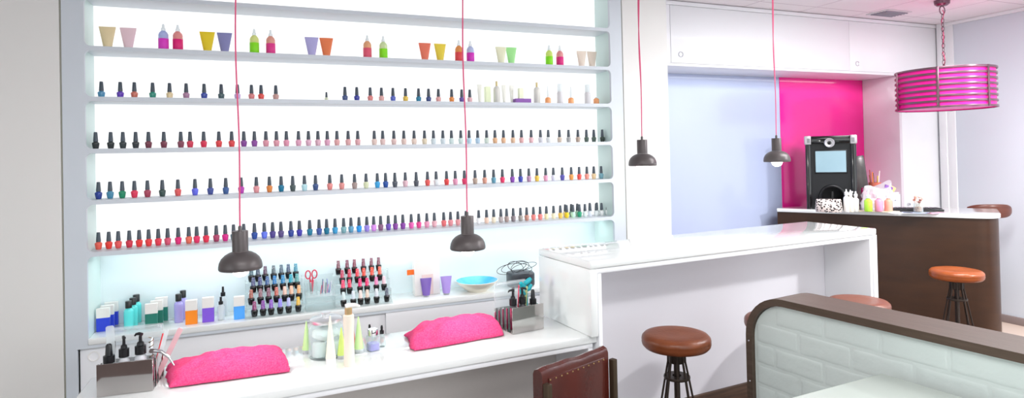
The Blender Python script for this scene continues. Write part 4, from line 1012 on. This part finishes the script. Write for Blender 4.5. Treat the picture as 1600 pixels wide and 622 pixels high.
def caddy(label, fl_, fr_, h, dep, slots):
    a = math.atan2(fr_.y-fl_.y, fr_.x-fl_.x); w = (fr_-fl_).length
    t = thing('steel_caddy', label, 'caddy', (fl_.x, fl_.y, ZT), a, 'steel caddies on the manicure counter')
    MB().box(0, 0, .001, w, .004, h, .0008, 1).build('front_panel', STEEL, t)
    MB().box(0, .0045, .001, w, dep, .004).build('base', STEEL, t, False)
    MB().box(0, dep-.004, .0045, w, dep, h*.72, .0008, 1).build('back_panel', STEEL, t)
    for sx in (0, w-.004):
        for q in range(5):
            y = .012+q*(dep-.024)/4
            MB().box(sx, y-.004, .0045, sx+.004, y+.004, h*(.98-.24*q/4)).build('side_bar', STEEL, t, False)
    MB().box(0, .008, h*.45, w, .012, h*.96).build('divider', ACRY, t, False)
    MB().box(0, dep-.008, .005, w, dep-.0045, h+.085).build('acrylic_back', ACRY2, t, False)
    MB().tube([(0.004, dep-.02, h+.078), (w-.004, dep-.02, h+.078)], .006, 10).build('top_rail', ACRY2, t)
    return t, a, w
cl, aL, wL = caddy('polished steel caddy at the left end of the manicure counter', Vector((-.531, 2.483, 0)), Vector((-.361, 2.47, 0)), .112, .17, 4)
cr_, aR, wR = caddy('polished steel caddy beside the white bar end', Vector((1.025, 2.514, 0)), Vector((1.190, 2.536, 0)), .118, .17, 4)
def in_caddy(c, x, y): return c.matrix_basis @ Vector((x, y, .0045))
def pump_in(c, x, y, h, r, lab, rz, noz=True, body=(60, 60, 64)):
    p = in_caddy(c, x, y); t = thing('pump_bottle', lab, 'bottle', p, rz, 'black pump bottles in the steel caddies')
    zb = h*.60
    o = MB().lathe([(0, 0), (r*.95, 0), (r, .003), (r, zb*.88), (r*.6, zb), (0, zb)], 18).build('bottle_body', TINT, t); tint(o, body)
    MB().lathe([(0, zb+.0003), (r*.95, zb+.0003), (r*.95, zb+h*.15), (r*.62, zb+h*.16), (r*.56, zb+h*.21), (r*.30, zb+h*.23), (r*.26, h*.93), (0, h*.93)], 18).build('collar', BLACK, t)
    if noz:
        MB().tube([(-r*.35, 0, h*.95), (r*.2, 0, h*.965), (r*.9, 0, h*.955), (r*1.25, 0, h*.92)], [r*.34, r*.32, r*.24, r*.17], 10).build('spout', BLACK, t)
    else:
        MB().lathe([(0, zb+h*.17), (r*.6, zb+h*.17), (r*.5, h*.97), (r*.3, h), (0, h)], 14).build('spray_head', BLACK, t)
pump_in(cl, .026, .045, .165, .019, 'black spray-topped bottle at the left in the left caddy', .3, False, (190, 192, 196))
pump_in(cl, .072, .045, .190, .017, 'black slim pump bottle in the middle of the left caddy', 1.9, True, (190, 192, 196))
pump_in(cl, .122, .050, .195, .019, 'black pump bottle at the right in the left caddy', 2.5, True, (190, 192, 196))
pump_in(cr_, .034, .05, .188, .018, 'black pump bottle at the left in the right caddy', PI-.1, True)
pump_in(cr_, .084, .05, .190, .018, 'black pump bottle in the middle of the right caddy', .1, True)
pump_in(cr_, .138, .045, .172, .017, 'black spray-topped bottle at the right in the right caddy', 0, False)
# nippers and files in the left caddy
np_ = thing('nail_nipper', 'chrome nail nipper hooked on the right side of left caddy', 'nipper', in_caddy(cl, .158, .05))
MB().tube([(0, 0, .02), (0, 0, .16), (.002, 0, .172)], [.0055, .005, .001], 8).build('jaw', CHROME, np_)
MB().tube([(.0, .0, .125), (.03, -.012, .120), (.055, -.020, .098), (.072, -.026, .068)], [.008, .0065, .005, .002], 10).build('handle', CHROME, np_)
MB().tube([(-.002+.0075*math.cos(q*PI/4), .0075*math.sin(q*PI/4), .075+q*.0022) for q in range(46)], .0014, 6).build('spring', mat('bronze_spring', (130, 110, 84), .35, metal=.9), np_)
MB().lathe([(0, 0), (.009, 0), (.009, .006), (0, .006)], 16, M=Matrix.Translation((.001, -.004, .125)) @ Matrix.Rotation(PI/2, 4, 'X')).build('pivot', CHROME, np_)
def stick_in(c, x, y, dx, dy, L, r, m, name, lab, cat, rgb=None, flat=False):
    p = in_caddy(c, x, y)
    e = (dx, dy, L)
    if flat:
        b = MB(); v = Vector(e).normalized(); w = v.cross(Vector((0, 1, 0))).normalized(); n_ = v.cross(w)
        rg = []
        for q in (0.02, .98, 1.0):
            s = r*(1 if q < .99 else .6); c0 = Vector(e)*q
            rg.append([c0+w*s+n_*.001, c0-w*s+n_*.001, c0-w*s-n_*.001, c0+w*s-n_*.001])
        b.loft(rg); o = b.build(name, m)
    else: o = MB().tube([(0, 0, .004), e], r, 8).build(name, m)
    o.location = p
    if rgb: tint(o, rgb)
    return tag(o, lab, cat)
stick_in(cl, .150, .08, .05, .0, .185, .007, FROST, 'nail_file', 'clear nail file leaning right in the left caddy', 'nail file', None, True)
stick_in(cl, .156, .10, .085, .0, .18, .009, clear('pink_clear', (240, 200, 206), .5, .3), 'nail_file', 'pale pink translucent file leaning far right out of left caddy', 'nail file', None, True)
o = stick_in(cl, .145, .09, .04, .0, .17, .003, TINT, 'cuticle_pusher', 'red-tipped stick among the files in the left caddy', 'tool', (226, 60, 70))
stick_in(cl, .015, .12, -.006, .0, .21, .013, FROST, 'buffer_block', 'white translucent buffer standing at back of the left caddy', 'buffer', None, True)
stick_in(cl, .0125, .14, .002, .0, .15, .006, IRON, 'metal_file', 'dark metal file standing at left in the left caddy', 'nail file', None, True)
stick_in(cr_, .060, .09, .0, .0, .185, .006, mat('grey_file', (110, 112, 118), .5), 'nail_file', 'grey nail file between the pumps in the right caddy', 'nail file', None, True)
stick_in(cr_, .112, .09, .02, .0, .18, .006, mat('olive_file', (196, 204, 140), .5), 'nail_file', 'pale olive nail file under the teal clip in right caddy', 'nail file', None, True)
stick_in(cr_, .066, .07, .012, .0, .195, .003, REDP, 'cuticle_pusher', 'thin red-tipped stick in the right caddy', 'tool')
tcp = in_caddy(cr_, .128, .10)
tcl = thing('toe_separator', 'teal foam toe separator standing up in the right caddy', 'toe separator', tcp, .2)
MB().box(-.013, -.010, .02, .013, .010, .15, .005, 2).build('spine', TEALP, tcl)
for q in range(4):
    sg = -1 if q % 2 == 0 else 1
    MB().tube([(0, 0, .142+q*.016), (sg*.020, -.008, .150+q*.018), (sg*.030, -.012, .172+q*.014)], [.011, .013, .008], 10).build('finger', TEALP, tcl)

# jar of cotton
jp_ = at_z(511, 558, ZT); k = mpp(jp_)
jj = thing('cotton_jar', 'large glass jar of cotton pads with chrome lid', 'jar', (jp_.x, jp_.y+.02, ZT))
RJ = 27*k
MB().lathe([(0, 0), (RJ*.96, 0), (RJ, .006), (RJ, .105), (RJ*.92, .122), (RJ*.80, .130), (RJ*.80, .138), (RJ*.76, .138), (RJ*.76, .128), (RJ*.88, .120), (RJ*.95, .104), (RJ*.95, .01), (0, .008)], 36).build('glass', GLASS, jj)
MB().lathe([(0, .1385), (RJ*.88, .1385), (RJ*.9, .141), (RJ*.9, .152), (RJ*.82, .157), (RJ*.25, .160), (RJ*.2, .162), (RJ*.2, .170), (RJ*.28, .173), (RJ*.28, .178), (0, .179)], 36).build('lid', mat('satin_aluminium', (226, 228, 230), .28, metal=.8), jj)
for i, (x, y, z, s, lab) in enumerate(((-.030, -.022, .009, 1, 'white cotton pad stack at the left inside the jar'), (.026, -.014, .009, .95, 'white cotton pad stack at the right inside the jar'))):
    o = MB().lathe([(0, 0), (.025*s, 0), (.027*s, .004), (.0265*s, .045), (.024*s, .054), (0, .055)], 20).build('cotton_pads', COTTON)
    o.location = (jp_.x+x, jp_.y+.02+y, ZT+z); tag(o, lab, 'cotton', 'cotton pads in the glass jar')
bmw = MB(); random.seed(11)
ico = bmesh.new(); bmesh.ops.create_icosphere(ico, subdivisions=3, radius=1)
for v in ico.verts: v.co = v.co*(1+.16*noise.noise(v.co*2.3)); v.co = Vector((v.co.x*RJ*.78, v.co.y*RJ*.78, v.co.z*.026+.092))
me = bpy.data.meshes.new('cotton_wool'); ico.to_mesh(me); ico.free()
o = link('cotton_wool', me, COTTON); o.location = (jp_.x, jp_.y+.02, ZT); tag(o, 'loose cotton wool filling the upper half of the glass jar', 'cotton')

def cone_tube(px, py, wpx, hpx, m, lab, grp, capm=FROST, rz=0):    # tapered tube standing on its wide cap, seam as a point on top
    p = at_z(px, py, ZT); k = mpp(p); t = thing('lotion_tube', lab, 'tube', (p.x, p.y, ZT), rz, grp); w, h = wpx*k/2, hpx*k
    MB().lathe([(0, 0), (w*.92, 0), (w*.95, .003), (w*.95, h*.12), (0, h*.121)], 22).build('cap', capm, t)
    rings = []
    for q in (0, .06, .5, .93, 1):
        d = w*(1-q*.97); x = w*(1-.88*q)
        rings.append([(x*math.cos(a), d*math.sin(a), h*.123+h*.877*q) for a in [2*PI*i/22 for i in range(22)]])
    MB().loft(rings).build('tube_body', m, t)
cone_tube(479.5, 552, 14, 50, GREENM, 'pale green pointed tube left of the cotton jar', 'pointed tubes around the jar', rz=.3)
cone_tube(517, 568, 16, 74, mat('ivory_tube', (240, 236, 220), .35), 'ivory pointed tube in front of the cotton jar', 'pointed tubes around the jar', WHITE)
cone_tube(534, 560, 14, 48, LIMEM, 'lime yellow pointed tube just left of the cream pump bottle', 'pointed tubes around the jar')
cone_tube(561, 551, 15, 56, GREENM, 'pale green pointed tube right of the cream pump bottle', 'pointed tubes around the jar', rz=-.3)
cone_tube(553, 546, 8, 30, mat('peach_tube', (236, 140, 120), .35), 'small peach tube half hidden behind the cream pump bottle', 'pointed tubes around the jar')
p = at_z(546, 571, ZT); k = mpp(p)
t = thing('pump_bottle', 'tall cream pump bottle with gold collar before the jar', 'bottle', (p.x, p.y, ZT), .1)
r = 8.6*k; h = 92*k
MB().lathe([(0, 0), (r*.95, 0), (r, .004), (r*.92, h*.3), (r*.88, h*.55), (r*1.0, h*.80), (r*.98, h*.85), (r*.7, h*.868), (0, h*.868)], 26).build('bottle_body', CREAM, t)
MB().lathe([(0, h*.869), (r*.66, h*.869), (r*.66, h*.97), (r*.5, h*.985), (0, h*.985)], 20).build('collar', mat('soft_gold', (206, 178, 130), .3, metal=.6), t)
MB().tube([(-r*.5, 0, h*1.0), (0, 0, h*1.012), (r*1.2, 0, h*1.008), (r*2.1, 0, h*.975)], [r*.45, r*.5, r*.36, r*.22], 12).build('spout', WHITE, t)
p = at_z(583, 547, ZT); k = mpp(p)
t = thing('soak_jar', 'square-shouldered clear jar half full of lilac liquid with chrome lid', 'jar', (p.x, p.y, ZT), .3)
r = 9*k; h = 33*k
sq = lambda s, z: [(s*r*math.copysign(abs(math.cos(a))**.5, math.cos(a)), s*r*math.copysign(abs(math.sin(a))**.5, math.sin(a)), z) for a in [2*PI*i/24 for i in range(24)]]
MB().loft([sq(.9, .002), sq(.93, .005), sq(.93, h*.34)]).build('lilac_liquid', mat('lilac_liquid', (168, 160, 220), .15), t)
MB().loft([sq(.97, 0), sq(1, .003), sq(1, h*.62), sq(.88, h*.70)]).build('glass', GLASS, t)
MB().lathe([(0, h*.702), (r*.86, h*.702), (r*.88, h*.72), (r*.88, h*.94), (r*.8, h), (0, h)], 26).build('lid', CHROME, t)
for px, py, hp, lab in ((578, 540, 33, 'small dropper bottle hidden behind the lilac jar'), (597, 541.5, 33, 'clear dropper bottle with black bulb right of lilac jar')):
    p = at_z(px, py, ZT); k = mpp(p)
    t = thing('dropper_bottle', lab, 'bottle', (p.x, p.y, ZT), 0, 'dropper bottles by the lilac jar')
    MB().lathe([(0, 0), (5*k, 0), (5.4*k, .003), (5.4*k, 15*k), (2.6*k, 19*k), (2.4*k, 20*k), (0, 20*k)], 18).build('bottle_body', GLASS, t)
    MB().lathe([(0, 20.1*k), (3.2*k, 20.1*k), (3.2*k, 25*k), (1.8*k, 26*k), (1.9*k, 30*k), (1.2*k, hp*k), (0, hp*k)], 14).build('dropper_cap', BLACK, t)

# ------------------------------------------------------------------ light
def area(name, loc, sx, sy, power, rot=(0, 0, 0), col=(1, 1, 1)):
    L = bpy.data.lights.new(name, 'AREA'); L.shape = 'RECTANGLE'; L.size = sx; L.size_y = sy; L.energy = power; L.color = col
    o = bpy.data.objects.new(name, L); COL.objects.link(o); o.location = loc; o.rotation_euler = rot; return o
area('ceiling_light', (.2, .3, 2.66), 1.8, 1.2, 40)
area('ceiling_light', (2.4, .2, 2.66), 1.6, 1.2, 14)
area('ceiling_light', (5.1, .5, 2.64), .22, .22, 118)
area('ceiling_light', (4.0, 2.0, 2.67), 1.8, .8, 64)  # unseen light added to whiten the overhead cabinets
area('ceiling_light', (1.0, -1.6, 2.66), 2.4, 1.2, 22)
area('added_fill_left', (XL-.12, .4, 1.5), 1.7, 2.9, 26, (0, -PI/2, 0), (.92, .96, 1))  # unseen fill light, added outside the made-up left window
area('shelf_light', ((X0+X1)/2, YS+.15, ZB[-1]-TH-.012), X1-X0-.1, .03, 2.6, (0, 0, 0), (.90, .985, 1))
area('alcove_light', (4.0, 4.0, 2.19), 2.4, .05, 2)
area('added_fill_front', (2.0, YF-.13, 1.45), 5.9, 1.9, 76, (PI/2, 0, 0), (.96, .98, 1))  # unseen fill added to brighten all faces turned to the camera
for p in pend_pos:
    L = bpy.data.lights.new('pendant_bulb', 'POINT'); L.energy = 2.2; L.shadow_soft_size = .03; L.color = (1, .97, .93)
    o = bpy.data.objects.new('pendant_bulb', L); COL.objects.link(o); o.location = p+Vector((0, 0, -.085))
L = bpy.data.lights.new('drum_bulb', 'POINT'); L.energy = 1.2; L.shadow_soft_size = .06
o = bpy.data.objects.new('drum_bulb', L); COL.objects.link(o); o.location = (5.0, 3.12, 2.0)

W = bpy.data.worlds.new('world'); S.world = W; W.use_nodes = True
W.node_tree.nodes['Background'].inputs['Color'].default_value = (1, 1, 1, 1); W.node_tree.nodes['Background'].inputs['Strength'].default_value = .3

vs = S.view_settings; S.display_settings.display_device = 'sRGB'
vs.view_transform = 'Standard'; vs.look = 'None'; vs.exposure = .27; vs.gamma = 1; vs.use_curve_mapping = False
cy = S.cycles; cy.max_bounces = 8; cy.transparent_max_bounces = 16; cy.use_denoising = True
